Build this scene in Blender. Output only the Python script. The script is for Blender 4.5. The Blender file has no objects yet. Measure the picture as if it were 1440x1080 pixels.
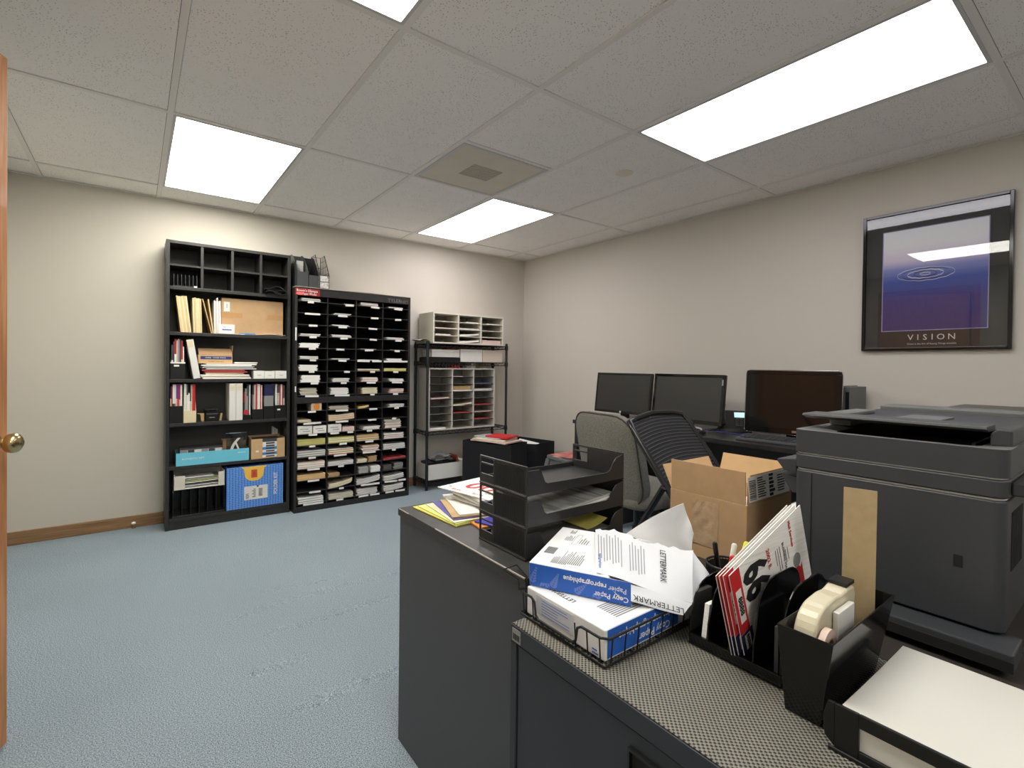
import bpy, bmesh, math, random
from mathutils import Vector, Matrix, Euler
random.seed(7)
D = bpy.data
sc = bpy.context.scene
COL = sc.collection
PI = math.pi

# ------------------------------------------------------------------ helpers
def lin(c):
    return tuple(((v/255)/12.92 if v/255 <= .04045 else (((v/255)+.055)/1.055)**2.4) for v in c)

def mat(name, rgb, rough=.5, metal=0., spec=.5, noise=0., nscale=20., bump=0., bscale=200., emit=None, estr=0., trans=0., ior=1.45, coat=0., alpha=1.):
    m = D.materials.new(name); m.use_nodes = True
    nt = m.node_tree; b = nt.nodes['Principled BSDF']
    c = lin(rgb)
    b.inputs['Base Color'].default_value = (*c, 1)
    b.inputs['Roughness'].default_value = rough
    b.inputs['Metallic'].default_value = metal
    b.inputs['Specular IOR Level'].default_value = spec
    b.inputs['IOR'].default_value = ior
    b.inputs['Transmission Weight'].default_value = trans
    b.inputs['Coat Weight'].default_value = coat
    b.inputs['Alpha'].default_value = alpha
    if emit:
        b.inputs['Emission Color'].default_value = (*lin(emit), 1)
        b.inputs['Emission Strength'].default_value = estr
    if noise or bump:
        tc = nt.nodes.new('ShaderNodeTexCoord')
    if noise:
        n = nt.nodes.new('ShaderNodeTexNoise'); n.inputs['Scale'].default_value = nscale
        n.inputs['Detail'].default_value = 4
        r = nt.nodes.new('ShaderNodeValToRGB')
        r.color_ramp.elements[0].position = .3; r.color_ramp.elements[1].position = .7
        r.color_ramp.elements[0].color = (*[v*(1-noise) for v in c], 1)
        r.color_ramp.elements[1].color = (*[min(1, v*(1+noise)) for v in c], 1)
        nt.links.new(tc.outputs['Object'], n.inputs['Vector'])
        nt.links.new(n.outputs['Fac'], r.inputs['Fac'])
        nt.links.new(r.outputs['Color'], b.inputs['Base Color'])
    if bump:
        n2 = nt.nodes.new('ShaderNodeTexNoise'); n2.inputs['Scale'].default_value = bscale
        n2.inputs['Detail'].default_value = 3
        bp = nt.nodes.new('ShaderNodeBump'); bp.inputs['Strength'].default_value = bump
        bp.inputs['Distance'].default_value = .002
        nt.links.new(tc.outputs['Object'], n2.inputs['Vector'])
        nt.links.new(n2.outputs['Fac'], bp.inputs['Height'])
        nt.links.new(bp.outputs['Normal'], b.inputs['Normal'])
    return m

def thin_glass(name, tint=(255, 255, 255), rough=.01, ior=1.5):
    # a thin pane: what is not mirrored by Fresnel passes straight through
    m = D.materials.new(name); m.use_nodes = True; nt = m.node_tree; nt.nodes.clear()
    out = nt.nodes.new('ShaderNodeOutputMaterial'); mx = nt.nodes.new('ShaderNodeMixShader')
    tr = nt.nodes.new('ShaderNodeBsdfTransparent'); tr.inputs['Color'].default_value = (*lin(tint), 1)
    gl = nt.nodes.new('ShaderNodeBsdfGlossy'); gl.inputs['Roughness'].default_value = rough
    lw = nt.nodes.new('ShaderNodeLayerWeight'); lw.inputs['Blend'].default_value = .5     # Facing = 1-cos, alike on both sides
    f0 = ((ior-1)/(ior+1))**2
    pw = nt.nodes.new('ShaderNodeMath'); pw.operation = 'POWER'; pw.inputs[1].default_value = 5
    fr = nt.nodes.new('ShaderNodeMath'); fr.operation = 'MULTIPLY_ADD'; fr.inputs[1].default_value = 1-f0; fr.inputs[2].default_value = f0
    nt.links.new(lw.outputs['Facing'], pw.inputs[0]); nt.links.new(pw.outputs[0], fr.inputs[0])
    nt.links.new(fr.outputs[0], mx.inputs[0]); nt.links.new(tr.outputs[0], mx.inputs[1]); nt.links.new(gl.outputs[0], mx.inputs[2])
    nt.links.new(mx.outputs[0], out.inputs[0])
    return m

class MB:
    """collects faces of one part; each face remembers its material slot"""
    def __init__(s): s.v = []; s.f = []; s.m = []
    def add(s, vs, fs, mi=0):
        o = len(s.v); s.v += [tuple(v) for v in vs]
        for f in fs: s.f.append(tuple(o+i for i in f)); s.m.append(mi)
        return s
    def box(s, x0, x1, y0, y1, z0, z1, mi=0, M=None):
        if x0 > x1: x0, x1 = x1, x0
        if y0 > y1: y0, y1 = y1, y0
        if z0 > z1: z0, z1 = z1, z0
        vs = [Vector((x, y, z)) for x in (x0, x1) for y in (y0, y1) for z in (z0, z1)]
        if M is not None: vs = [M @ v for v in vs]
        return s.add(vs, [(0,1,3,2),(4,6,7,5),(0,4,5,1),(2,3,7,6),(0,2,6,4),(1,5,7,3)], mi)
    def prism(s, poly, axis, a, b, mi=0, M=None):
        """poly: 2-D outline, swept along axis from a to b (x: (y,z), y: (x,z), z: (x,y))"""
        def P(p, t): return {'x': (t, p[0], p[1]), 'y': (p[0], t, p[1]), 'z': (p[0], p[1], t)}[axis]
        n = len(poly)
        ar = sum(poly[i][0]*poly[(i+1)%n][1]-poly[(i+1)%n][0]*poly[i][1] for i in range(n))
        if ar < 0: poly = poly[::-1]
        vs = [Vector(P(p, a)) for p in poly]+[Vector(P(p, b)) for p in poly]
        if M is not None: vs = [M @ v for v in vs]
        fl = (axis == 'y') ^ (b < a)
        fs = [tuple(range(n))[::-1], tuple(range(n, 2*n))]+[(i, (i+1) % n, n+(i+1) % n, n+i) for i in range(n)]
        if fl: fs = [f[::-1] for f in fs]
        return s.add(vs, fs, mi)
    def tube(s, pts, r, seg=8, closed=False, mi=0, M=None):
        pts = [Vector(p) for p in pts]; n = len(pts)
        rings = []; prev = None
        for i, p in enumerate(pts):
            if closed: t = pts[(i+1) % n]-pts[i-1]
            else: t = pts[min(i+1, n-1)]-pts[max(i-1, 0)]
            t.normalize()
            u = prev if prev is not None else (Vector((0,0,1)) if abs(t.z) < .9 else Vector((1,0,0)))
            u = u-t*u.dot(t)
            if u.length < 1e-6: u = t.orthogonal()
            u.normalize(); w = t.cross(u); prev = u
            rr = r[i] if isinstance(r, (list, tuple)) else r
            rings.append([p+(u*math.cos(2*PI*k/seg)+w*math.sin(2*PI*k/seg))*rr for k in range(seg)])
        vs = [v for ring in rings for v in ring]
        if M is not None: vs = [M @ v for v in vs]
        fs = []
        for i in range(n if closed else n-1):
            j = (i+1) % n
            for k in range(seg):
                fs.append((i*seg+k, i*seg+(k+1) % seg, j*seg+(k+1) % seg, j*seg+k))
        if not closed: fs += [tuple(range(seg))[::-1], tuple((n-1)*seg+k for k in range(seg))]
        return s.add(vs, fs, mi)
    def lathe(s, prof, c=(0,0,0), seg=24, mi=0, M=None, caps=True):
        c = Vector(c); n = len(prof)
        vs = [c+Vector((r*math.cos(2*PI*k/seg), r*math.sin(2*PI*k/seg), z)) for r, z in prof for k in range(seg)]
        if M is not None: vs = [M @ v for v in vs]
        fs = [(i*seg+k, i*seg+(k+1) % seg, (i+1)*seg+(k+1) % seg, (i+1)*seg+k) for i in range(n-1) for k in range(seg)]
        if caps: fs += [tuple(range(seg))[::-1], tuple((n-1)*seg+k for k in range(seg))]
        return s.add(vs, fs, mi)
    def sheet(s, fn, nu, nv, t=.0006, mi=0, mb=None):
        """thin curved sheet: fn(u,v) -> point, thickness t along the local normal"""
        g = [[Vector(fn(i/nu, j/nv)) for j in range(nv+1)] for i in range(nu+1)]
        def nrm(i, j):
            a = g[min(i+1, nu)][j]-g[max(i-1, 0)][j]; b = g[i][min(j+1, nv)]-g[i][max(j-1, 0)]
            c = a.cross(b); return c.normalized() if c.length > 1e-12 else Vector((0,0,1))
        top = [g[i][j]+nrm(i, j)*t/2 for i in range(nu+1) for j in range(nv+1)]
        bot = [g[i][j]-nrm(i, j)*t/2 for i in range(nu+1) for j in range(nv+1)]
        N = len(top); I = lambda i, j: i*(nv+1)+j
        o = len(s.v); s.v += [tuple(v) for v in top+bot]
        def F(f, m): s.f.append(tuple(o+k for k in f)); s.m.append(m)
        for i in range(nu):
            for j in range(nv):
                F((I(i,j), I(i+1,j), I(i+1,j+1), I(i,j+1)), mi)
                F((N+I(i,j+1), N+I(i+1,j+1), N+I(i+1,j), N+I(i,j)), mi if mb is None else mb)
        for i in range(nu):
            F((I(i,0), N+I(i,0), N+I(i+1,0), I(i+1,0)), mi); F((I(i+1,nv), N+I(i+1,nv), N+I(i,nv), I(i,nv)), mi)
        for j in range(nv):
            F((I(0,j+1), N+I(0,j+1), N+I(0,j), I(0,j)), mi); F((I(nu,j), N+I(nu,j), N+I(nu,j+1), I(nu,j+1)), mi)
        return s
    def build(s, name, mats, parent=None, loc=None, rz=0., bevel=0., seg=2, smooth=None):
        """one mesh object; with a parent the coordinates are taken in the world and moved to the parent's base"""
        if not isinstance(mats, (list, tuple)): mats = [mats]
        off = Vector((0,0,0))
        if parent is not None and parent.get('_w'): 
            p = parent
            while p is not None: off += p.location; p = p.parent
        elif parent is None and loc is None:
            lo = [min(v[k] for v in s.v) for k in range(3)]; hi = [max(v[k] for v in s.v) for k in range(3)]
            off = Vector(((lo[0]+hi[0])/2, (lo[1]+hi[1])/2, lo[2])); loc = off
        me = D.meshes.new(name)
        me.from_pydata([tuple(Vector(v)-off) for v in s.v], [], s.f)
        for m in mats: me.materials.append(m)
        me.polygons.foreach_set('material_index', s.m)
        me.update()
        o = D.objects.new(name, me); COL.objects.link(o)
        if parent is not None:
            o.parent = parent
            if parent.get('_w'): o['_w'] = 1
        if loc is not None: o.location = loc
        o.rotation_euler.z = rz
        if smooth is not None:
            me.polygons.foreach_set('use_smooth', [True]*len(me.polygons))
            me.set_sharp_from_angle(angle=math.radians(smooth))
        if bevel:
            b = o.modifiers.new('bevel', 'BEVEL'); b.width = bevel; b.segments = seg
            b.limit_method = 'ANGLE'; b.angle_limit = math.radians(40)
        return o

def tag(o, label, cat, group=None):
    o['label'] = label; o['category'] = cat
    if group: o['group'] = group
    return o

def thing(name, label, cat, loc=(0,0,0), rz=0., group=None, world=False):
    o = D.objects.new(name, None); COL.objects.link(o)
    o.empty_display_size = .05
    o.location = loc; o.rotation_euler.z = rz
    if world: o['_w'] = 1
    return tag(o, label, cat, group)

def struct(o): o['kind'] = 'structure'; return o

def frame_mat(origin, xdir, ydir):
    x = Vector(xdir).normalized(); z = x.cross(Vector(ydir)).normalized(); y = z.cross(x)
    M = Matrix((x, y, z)).transposed().to_4x4(); M.translation = Vector(origin)
    return M

def text(body, size, origin, xdir, ydir, m, parent=None, name='lettering', ax='CENTER', ay='CENTER', sx=1., space=1., ex=.00012, bold=0.):
    """lettering lying on a face, as real thin type; origin in world, or in the parent's own space"""
    c = D.curves.new(name, 'FONT'); c.body = body; c.size = size; c.align_x = ax; c.align_y = ay
    c.extrude = ex; c.space_character = space; c.resolution_u = 2
    if bold: c.offset = bold
    c.materials.append(m)
    tmp = D.objects.new(name, c); COL.objects.link(tmp)
    me = D.meshes.new_from_object(tmp); D.objects.remove(tmp); D.curves.remove(c)
    o = D.objects.new(name, me); COL.objects.link(o)
    M = frame_mat(origin, xdir, ydir)
    if parent is not None:
        off = Vector((0,0,0))
        if parent.get('_w'):
            p = parent
            while p is not None: off += p.location; p = p.parent
        M.translation = M.translation-off
        o.parent = parent
    o.matrix_local = M @ Matrix.Diagonal((sx, 1, 1, 1))
    return o

def copy_tree(o, parent=None):
    c = o.copy(); COL.objects.link(c)
    if parent is not None: c.parent = parent
    for ch in [q for q in D.objects if q.parent == o]: copy_tree(ch, c)
    return c

def rrect(w, h, r, n=5, cx=0., cy=0.):
    out = []
    for (sx, sy, a0) in ((1,1,0),(-1,1,90),(-1,-1,180),(1,-1,270)):
        for k in range(n+1):
            a = math.radians(a0+90*k/n)
            out.append((cx+sx*(w/2-r)+r*math.cos(a), cy+sy*(h/2-r)+r*math.sin(a)))
    return out

# ------------------------------------------------------------------ camera
CAM = Vector((-3.4396, -4.3511, 1.1559))
r_ = Vector((.79422306, -.60751558, .01159912)); u_ = Vector((-.00295428, .0152282, .99987968)); w_ = Vector((.60761912, .79416177, -.01029982))
cd = D.cameras.new('camera'); cam = D.objects.new('camera', cd); COL.objects.link(cam)
cm = Matrix((r_, u_, -w_)).transposed().to_4x4(); cm.translation = CAM
cam.matrix_world = cm
cd.sensor_fit = 'HORIZONTAL'; cd.sensor_width = 36.; cd.lens = 698.73/1440*36
cd.shift_x = (720-724.42)/1440; cd.shift_y = (521.42-540)/1440
cd.clip_start = .02
sc.camera = cam

# ------------------------------------------------------------------ materials
WALL = mat('wall_paint', (204, 198, 187), .75, bump=.12, bscale=260)
OAK = mat('oak_wood', (176, 122, 78), .45, noise=.16, nscale=6, coat=.1)
def wood(m, scale=(3, 40, 3), c0=(150, 98, 58), c1=(186, 132, 86)):
    nt = m.node_tree; b = nt.nodes['Principled BSDF']
    tc = nt.nodes.new('ShaderNodeTexCoord'); mp = nt.nodes.new('ShaderNodeMapping'); mp.inputs['Scale'].default_value = scale
    n = nt.nodes.new('ShaderNodeTexNoise'); n.inputs['Scale'].default_value = 2; n.inputs['Detail'].default_value = 6; n.inputs['Distortion'].default_value = .6
    r = nt.nodes.new('ShaderNodeValToRGB'); r.color_ramp.elements[0].color = (*lin(c0), 1); r.color_ramp.elements[1].color = (*lin(c1), 1)
    r.color_ramp.elements[0].position = .35; r.color_ramp.elements[1].position = .65
    nt.links.new(tc.outputs['Object'], mp.inputs['Vector']); nt.links.new(mp.outputs['Vector'], n.inputs['Vector'])
    nt.links.new(n.outputs['Fac'], r.inputs['Fac']); nt.links.new(r.outputs['Color'], b.inputs['Base Color'])
wood(OAK, (30, 30, 2), (168, 112, 70), (196, 140, 94))
BASEW = mat('baseboard_wood', (140, 100, 62), .5); wood(BASEW, (2, 30, 40), (126, 95, 64), (158, 124, 88))
BLK_LAM = mat('black_laminate', (38, 37, 37), .42, noise=.15, nscale=60, bump=.06, bscale=300)
BLK_SHELF = mat('black_ash_laminate', (48, 47, 46), .38, noise=.2, nscale=40)
BLK_METAL = mat('black_metal', (30, 31, 34), .38, spec=.4, bump=.05, bscale=500)
BLK_PLASTIC = mat('black_plastic', (26, 26, 27), .32)
BLK_MATTE = mat('black_matte', (22, 22, 23), .7)
BLK_GLOSS = mat('black_gloss_plastic', (12, 12, 13), .12, spec=.5)
CAB = mat('charcoal_cabinet', (80, 83, 88), .5, spec=.35, bump=.05, bscale=600)
GREY_PLASTIC = mat('grey_plastic', (112, 114, 118), .5)
DGREY = mat('dark_grey_plastic', (66, 68, 70), .45, bump=.05, bscale=700)
PRN = mat('printer_grey', (58, 60, 64), .42, bump=.08, bscale=900)
PRN2 = mat('printer_lid_grey', (104, 106, 104), .5, bump=.05, bscale=900)
LGREY = mat('light_grey_laminate', (204, 200, 190), .55)
CREAM = mat('cream_laminate', (216, 211, 196), .55)
WHITE = mat('white_card', (238, 237, 232), .6)
WHITE2 = mat('white_board', (228, 226, 220), .6)
CHROME = mat('chrome', (200, 200, 198), .2, metal=1.)
BRASS = mat('aged_brass', (196, 176, 130), .22, metal=1.)
CARDB = mat('corrugated_cardboard', (184, 150, 112), .8, noise=.05, nscale=30)
CARDB_IN = mat('cardboard_inner', (206, 170, 126), .8, noise=.04, nscale=30)
MANILA = mat('manila_card', (222, 192, 142), .7, noise=.05, nscale=50)
CREAMC = mat('cream_card', (228, 214, 176), .65)
YELLOW = mat('yellow_card', (226, 214, 110), .65)
GREENP = mat('green_paper', (206, 220, 130), .65)
PINK = mat('pink_card', (226, 192, 184), .65)
TAN = mat('tan_card', (196, 166, 120), .7)
RED = mat('red_card', (176, 38, 44), .5)
REDB = mat('bright_red', (206, 44, 50), .5)
NAVY = mat('navy_card', (36, 40, 82), .5)
BLUE = mat('reprographic_blue', (44, 104, 204), .45)
BLUE2 = mat('pale_blue_print', (110, 140, 222), .5)
CYAN = mat('cyan_card', (112, 202, 226), .55)
PURPLE = mat('purple_card', (120, 60, 130), .5)
ORANGE = mat('orange_card', (222, 140, 50), .5)
GREYP = mat('grey_paper', (150, 150, 148), .6)
DARKP = mat('dark_card', (70, 72, 74), .6)
INK = mat('black_ink', (34, 34, 36), .6)
INKG = mat('grey_ink', (140, 142, 146), .7)
INKR = mat('red_ink', (206, 60, 60), .6)
INKB = mat('blue_ink', (80, 110, 190), .6)
INKW = mat('white_ink', (244, 244, 244), .6)

def paper(name, a, b, scale=900):
    """sheets seen edge-on: fine horizontal streaks"""
    m = mat(name, a, .7); nt = m.node_tree; bs = nt.nodes['Principled BSDF']
    tc = nt.nodes.new('ShaderNodeTexCoord'); mp = nt.nodes.new('ShaderNodeMapping'); mp.inputs['Scale'].default_value = (6, 6, scale)
    n = nt.nodes.new('ShaderNodeTexNoise'); n.inputs['Scale'].default_value = 1; n.inputs['Detail'].default_value = 2
    r = nt.nodes.new('ShaderNodeValToRGB'); r.color_ramp.elements[0].color = (*lin(b), 1); r.color_ramp.elements[1].color = (*lin(a), 1)
    r.color_ramp.elements[0].position = .38; r.color_ramp.elements[1].position = .55
    nt.links.new(tc.outputs['Object'], mp.inputs['Vector']); nt.links.new(mp.outputs['Vector'], n.inputs['Vector'])
    nt.links.new(n.outputs['Fac'], r.inputs['Fac']); nt.links.new(r.outputs['Color'], bs.inputs['Base Color'])
    return m
P_WHITE = paper('white_paper', (252, 251, 248), (232, 230, 224))
P_CREAM = paper('cream_paper', (236, 228, 200), (206, 194, 160))
P_YEL = paper('yellow_paper', (226, 222, 140), (190, 182, 104))
P_PINK = paper('pink_paper', (236, 212, 204), (206, 176, 168))
P_GREY = paper('grey_stack_paper', (196, 196, 190), (142, 142, 138))
P_DARK = paper('dark_stack_paper', (104, 104, 100), (74, 74, 72))
P_MAN = paper('manila_stack_paper', (234, 200, 146), (196, 158, 104))
P_TAN = paper('tan_stack_paper', (200, 172, 128), (150, 120, 84))
P_RED = paper('red_stack_paper', (196, 90, 84), (140, 40, 44))
PAL = dict(w=P_WHITE, c=P_CREAM, y=P_YEL, p=P_PINK, g=P_GREY, d=P_DARK, m=P_MAN, t=P_TAN, r=P_RED, G=GREENP, o=ORANGE, b=BLUE, R=RED, k=CARDB, x=BLK_PLASTIC)

def vents_mat():
    # acoustic tile: off-white with small fissures and pinholes
    m = mat('acoustic_tile', (250, 247, 243), .9); nt = m.node_tree; b = nt.nodes['Principled BSDF']
    tc = nt.nodes.new('ShaderNodeTexCoord')
    mp = nt.nodes.new('ShaderNodeMapping'); mp.inputs['Scale'].default_value = (1, 1.6, 1); mp.inputs['Rotation'].default_value = (0, 0, .6)
    v = nt.nodes.new('ShaderNodeTexVoronoi'); v.inputs['Scale'].default_value = 92; v.inputs['Randomness'].default_value = 1
    r = nt.nodes.new('ShaderNodeValToRGB'); r.color_ramp.elements[0].position = .13; r.color_ramp.elements[1].position = .22
    r.color_ramp.elements[0].color = (*lin((96, 90, 84)), 1); r.color_ramp.elements[1].color = (1, 1, 1, 1)
    n = nt.nodes.new('ShaderNodeTexNoise'); n.inputs['Scale'].default_value = 11; n.inputs['Detail'].default_value = 2
    r2 = nt.nodes.new('ShaderNodeValToRGB'); r2.color_ramp.elements[0].position = .30; r2.color_ramp.elements[1].position = .56
    mx = nt.nodes.new('ShaderNodeMix'); mx.data_type = 'RGBA'; mx.blend_type = 'MIX'
    mul = nt.nodes.new('ShaderNodeMix'); mul.data_type = 'RGBA'; mul.blend_type = 'MULTIPLY'; mul.inputs['Factor'].default_value = 1
    nt.links.new(tc.outputs['Object'], mp.inputs['Vector']); nt.links.new(mp.outputs['Vector'], v.inputs['Vector'])
    nt.links.new(v.outputs['Distance'], r.inputs['Fac'])
    nt.links.new(tc.outputs['Object'], n.inputs['Vector']); nt.links.new(n.outputs['Fac'], r2.inputs['Fac'])
    nt.links.new(r2.outputs['Color'], mx.inputs['Factor'])
    mx.inputs[6].default_value = (1, 1, 1, 1); nt.links.new(r.outputs['Color'], mx.inputs[7])
    mul.inputs[6].default_value = (*lin((250, 246, 242)), 1); nt.links.new(mx.outputs[2], mul.inputs[7])
    nt.links.new(mul.outputs[2], b.inputs['Base Color'])
    return m
TILE = vents_mat()

def carpet_mat():
    m = mat('blue_grey_carpet', (104, 120, 134), .95, spec=.1); nt = m.node_tree; b = nt.nodes['Principled BSDF']
    tc = nt.nodes.new('ShaderNodeTexCoord')
    n = nt.nodes.new('ShaderNodeTexNoise'); n.inputs['Scale'].default_value = 270; n.inputs['Detail'].default_value = 4; n.inputs['Roughness'].default_value = .7
    r = nt.nodes.new('ShaderNodeValToRGB'); e = r.color_ramp.elements
    e[0].position = .38; e[0].color = (*lin((80, 97, 110)), 1); e[1].position = .63; e[1].color = (*lin((186, 199, 207)), 1)
    n2 = nt.nodes.new('ShaderNodeTexNoise'); n2.inputs['Scale'].default_value = 1.6; n2.inputs['Detail'].default_value = 3
    r2 = nt.nodes.new('ShaderNodeValToRGB'); r2.color_ramp.elements[0].color = (.86, .86, .86, 1); r2.color_ramp.elements[1].color = (1.06, 1.06, 1.06, 1)
    mul = nt.nodes.new('ShaderNodeMix'); mul.data_type = 'RGBA'; mul.blend_type = 'MULTIPLY'; mul.inputs['Factor'].default_value = 1
    bp = nt.nodes.new('ShaderNodeBump'); bp.inputs['Strength'].default_value = .14; bp.inputs['Distance'].default_value = .003
    nt.links.new(tc.outputs['Object'], n.inputs['Vector']); nt.links.new(tc.outputs['Object'], n2.inputs['Vector'])
    nt.links.new(n.outputs['Fac'], r.inputs['Fac']); nt.links.new(n2.outputs['Fac'], r2.inputs['Fac'])
    nt.links.new(r.outputs['Color'], mul.inputs[6]); nt.links.new(r2.outputs['Color'], mul.inputs[7])
    nt.links.new(mul.outputs[2], b.inputs['Base Color'])
    nt.links.new(n.outputs['Fac'], bp.inputs['Height']); nt.links.new(bp.outputs['Normal'], b.inputs['Normal'])
    return m
CARPET = carpet_mat()

# ------------------------------------------------------------------ room shell
X0, Y0, H = -4.1, -7.2, 2.322
RIP = [([(-3.137, -1.842), (-2.901, -1.765), (-2.476, -1.771), (-2.10, -1.757)], .006), ([(-3.022, -2.046), (-2.779, -2.036), (-2.57, -2.025), (-2.2, -2.019)], .008),
       ([(-3.12, -2.315), (-2.88, -2.305)], .006), ([(-3.05, -2.615), (-2.832, -2.59), (-2.55, -2.60)], .007), ([(-2.95, -1.590), (-2.5, -1.655)], .005)]
def fl(x, y):   # low ripples where the carpet has stretched
    z = 0.
    for pts, h in RIP:
        best = 9.; fade = 1.
        n = len(pts)-1
        for i in range(n):
            (ax, ay), (bx, by) = pts[i], pts[i+1]; dx, dy = bx-ax, by-ay
            t = ((x-ax)*dx+(y-ay)*dy)/(dx*dx+dy*dy); t = max(0, min(1, t))
            d = math.hypot(x-ax-t*dx, y-ay-t*dy)
            if d < best: best = d; fade = min(1, (i+t)/n/.3, max(0., 1-((i+t)/n-.8)/.2) if (i+t)/n > .8 else 1)
        if best < .12: z += h*fade*math.exp(-(best/.020)**2)
    return z
fb = MB()
nx, ny = 170, 420
for i in range(nx+1):
    for j in range(ny+1):
        x = X0+(-X0)*i/nx; y = Y0+(-Y0)*j/ny
        fb.v.append((x, y, fl(x, y)))
for i in range(nx):
    for j in range(ny):
        a = i*(ny+1)+j; fb.f.append((a, a+ny+1, a+ny+2, a+1)); fb.m.append(0)
fo = fb.build('floor', CARPET, loc=(0,0,0), smooth=60); struct(fo)
GX, GY, EX, EY = .6096, 1.2192, -.263, -.296
xs = [0]+[EX-GX*k for k in range(7)]+[X0]; xs = sorted(set(x for x in xs if x >= X0))
ys = [0]+[EY-GY*k for k in range(6)]+[Y0]; ys = sorted(set(y for y in ys if y >= Y0))
def cell(k, j): return (EX-GX*(k+1), EX-GX*k, EY-GY*(j+1), EY-GY*j)     # tile k..k+1 across, j..j+1 deep
LIGHTS = [(1, 0), (4, 0), (1, 2), (4, 2), (1, 4), (4, 4)]  # the last pair, unseen behind the camera, is added to brighten the room
cb = MB(); bars = MB(); g = .0135
for a in range(len(xs)-1):
    for c in range(len(ys)-1):
        x0, x1, y0, y1 = xs[a], xs[a+1], ys[c], ys[c+1]
        k = round((EX-x1)/GX) if x1 < -.1 else -1; j = round((EY-y1)/GY) if y1 < -.1 else -1
        if (k, j) in LIGHTS: continue
        parts = [(y0, y1)]
        if (k, j) == (2, 1):
            parts = [(y0, (y0+y1)/2)]
            bars.box(x0+.012, x1-.012, (y0+y1)/2-.012, (y0+y1)/2+.012, H-.005, H+.002)
        for p0, p1 in parts:
            cb.box(x0+g if x0 > X0 else x0, x1-g if x1 < 0 else x1, p0+g if p0 > Y0 else p0, p1-g if p1 < 0 else p1, H, H+.012)
cb.box(X0-.1, .1, Y0-.1, .1, H+.02, H+.06, mi=1)
struct(cb.build('ceiling', [TILE, mat('plenum_dark', (40, 38, 36), .9)], loc=(0,0,0)))
for x in xs[1:-1]: bars.box(x-.012, x+.012, Y0, 0, H-.005, H+.002)
for y in ys[1:-1]:
    for a in range(len(xs)-1):
        bars.box(xs[a]+(.012 if a else 0), xs[a+1]-(.012 if xs[a+1] < 0 else 0), y-.012, y+.012, H-.005, H+.002)
bars.box(X0, 0, -.022, 0, H-.006, H-.003); bars.box(-.022, 0, Y0, 0, H-.006, H-.003)
struct(bars.build('ceiling_trim', mat('grid_paint', (238, 234, 229), .6), loc=(0,0,0)))
struct(MB().box(X0-.1, .1, 0, .1, 0, H+.02).build('wall_back', WALL, loc=(0,0,0)))
struct(MB().box(0, .1, Y0-.1, 0, 0, H+.02).build('wall_right', WALL, loc=(0,0,0)))
struct(MB().box(X0-.1, .1, Y0-.1, Y0, 0, H+.02).build('wall_front', WALL, loc=(0,0,0)))
lw = MB(); DY0, DY1, DH = -3.02, -2.20, 2.06
lw.box(X0-.1, X0, Y0, DY0, 0, H+.02); lw.box(X0-.1, X0, DY1, 0, 0, H+.02); lw.box(X0-.1, X0, DY0, DY1, DH, H+.02)
struct(lw.build('wall_left', WALL, loc=(0,0,0)))
struct(MB().box(X0, -.0, -.014, -.0005, 0.0005, .082).build('baseboard_back', BASEW, loc=(0,0,0), bevel=.003))
struct(MB().box(-.014, -.0005, Y0, -.016, 0.0005, .082).build('baseboard_right', BASEW, loc=(0,0,0), bevel=.003))
t = MB()
t.box(X0, X0+.016, DY0-.07, DY0-.001, .001, DH+.07); t.box(X0, X0+.016, DY1+.001, DY1+.07, .001, DH+.07); t.box(X0, X0+.016, DY0, DY1, DH+.001, DH+.07)
struct(t.build('trim_1', OAK, loc=(0,0,0)))
struct(MB().box(X0-1.2, X0-1.15, -4, -1.2, 0, 2.4).build('wall_hallway', WALL, loc=(0,0,0)))
# door leaf, ajar, its free edge just inside the frame
hinge = Vector((-4.083, -3.0, .012))
ang = math.atan2(-(-3.74+4.083), (-2.267+3.0))       # leaf runs along local +y
dr = D.objects.new('door_1', None); COL.objects.link(dr); dr.location = hinge; dr.rotation_euler.z = ang; struct(dr)
L = math.hypot(.343, .733)
lf = MB().box(-.04, 0, 0, L, 0, 2.03)
for (a, b, c, d) in ((.13, .36, 1.12, 1.9), (.45, .68, 1.12, 1.9), (.13, .36, .22, .92), (.45, .68, .22, .92)):
    lf.box(.0, .004, a, b, c, c+.018); lf.box(.0, .004, a, b, d-.018, d); lf.box(0, .004, a, a+.018, c+.018, d-.018); lf.box(0, .004, b-.018, b, c+.018, d-.018)
struct(lf.build('door_leaf', OAK, parent=dr, bevel=.0015))
kb = MB(); Mx = Matrix.Translation((.0005, L-.062, .905)) @ Matrix.Rotation(PI/2, 4, 'Y')
kb.lathe([(.034, 0), (.034, .004), (.028, .009), (.012, .013), (.011, .03), (.018, .036), (.0265, .044), (.0285, .054), (.026, .064), (.017, .071), (.004, .073)], seg=28, M=Mx)
kb.build('door_knob', BRASS, parent=dr, smooth=50)
# small spring door stop by the baseboard
ds = thing('door_stop', 'small brass door stop on the floor by the wood baseboard, beside the black bookcase', 'door stop', (-3.444, -.032, .001), world=False)
MB().lathe([(.012, 0), (.012, .004), (.006, .008), (.006, .022), (.009, .026)], seg=16).build('base', BRASS, ds, smooth=40)
MB().lathe([(.006, .026), (.012, .029), (.013, .036), (.009, .042), (.003, .044)], seg=16).build('cap', WHITE, ds, smooth=40)

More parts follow.
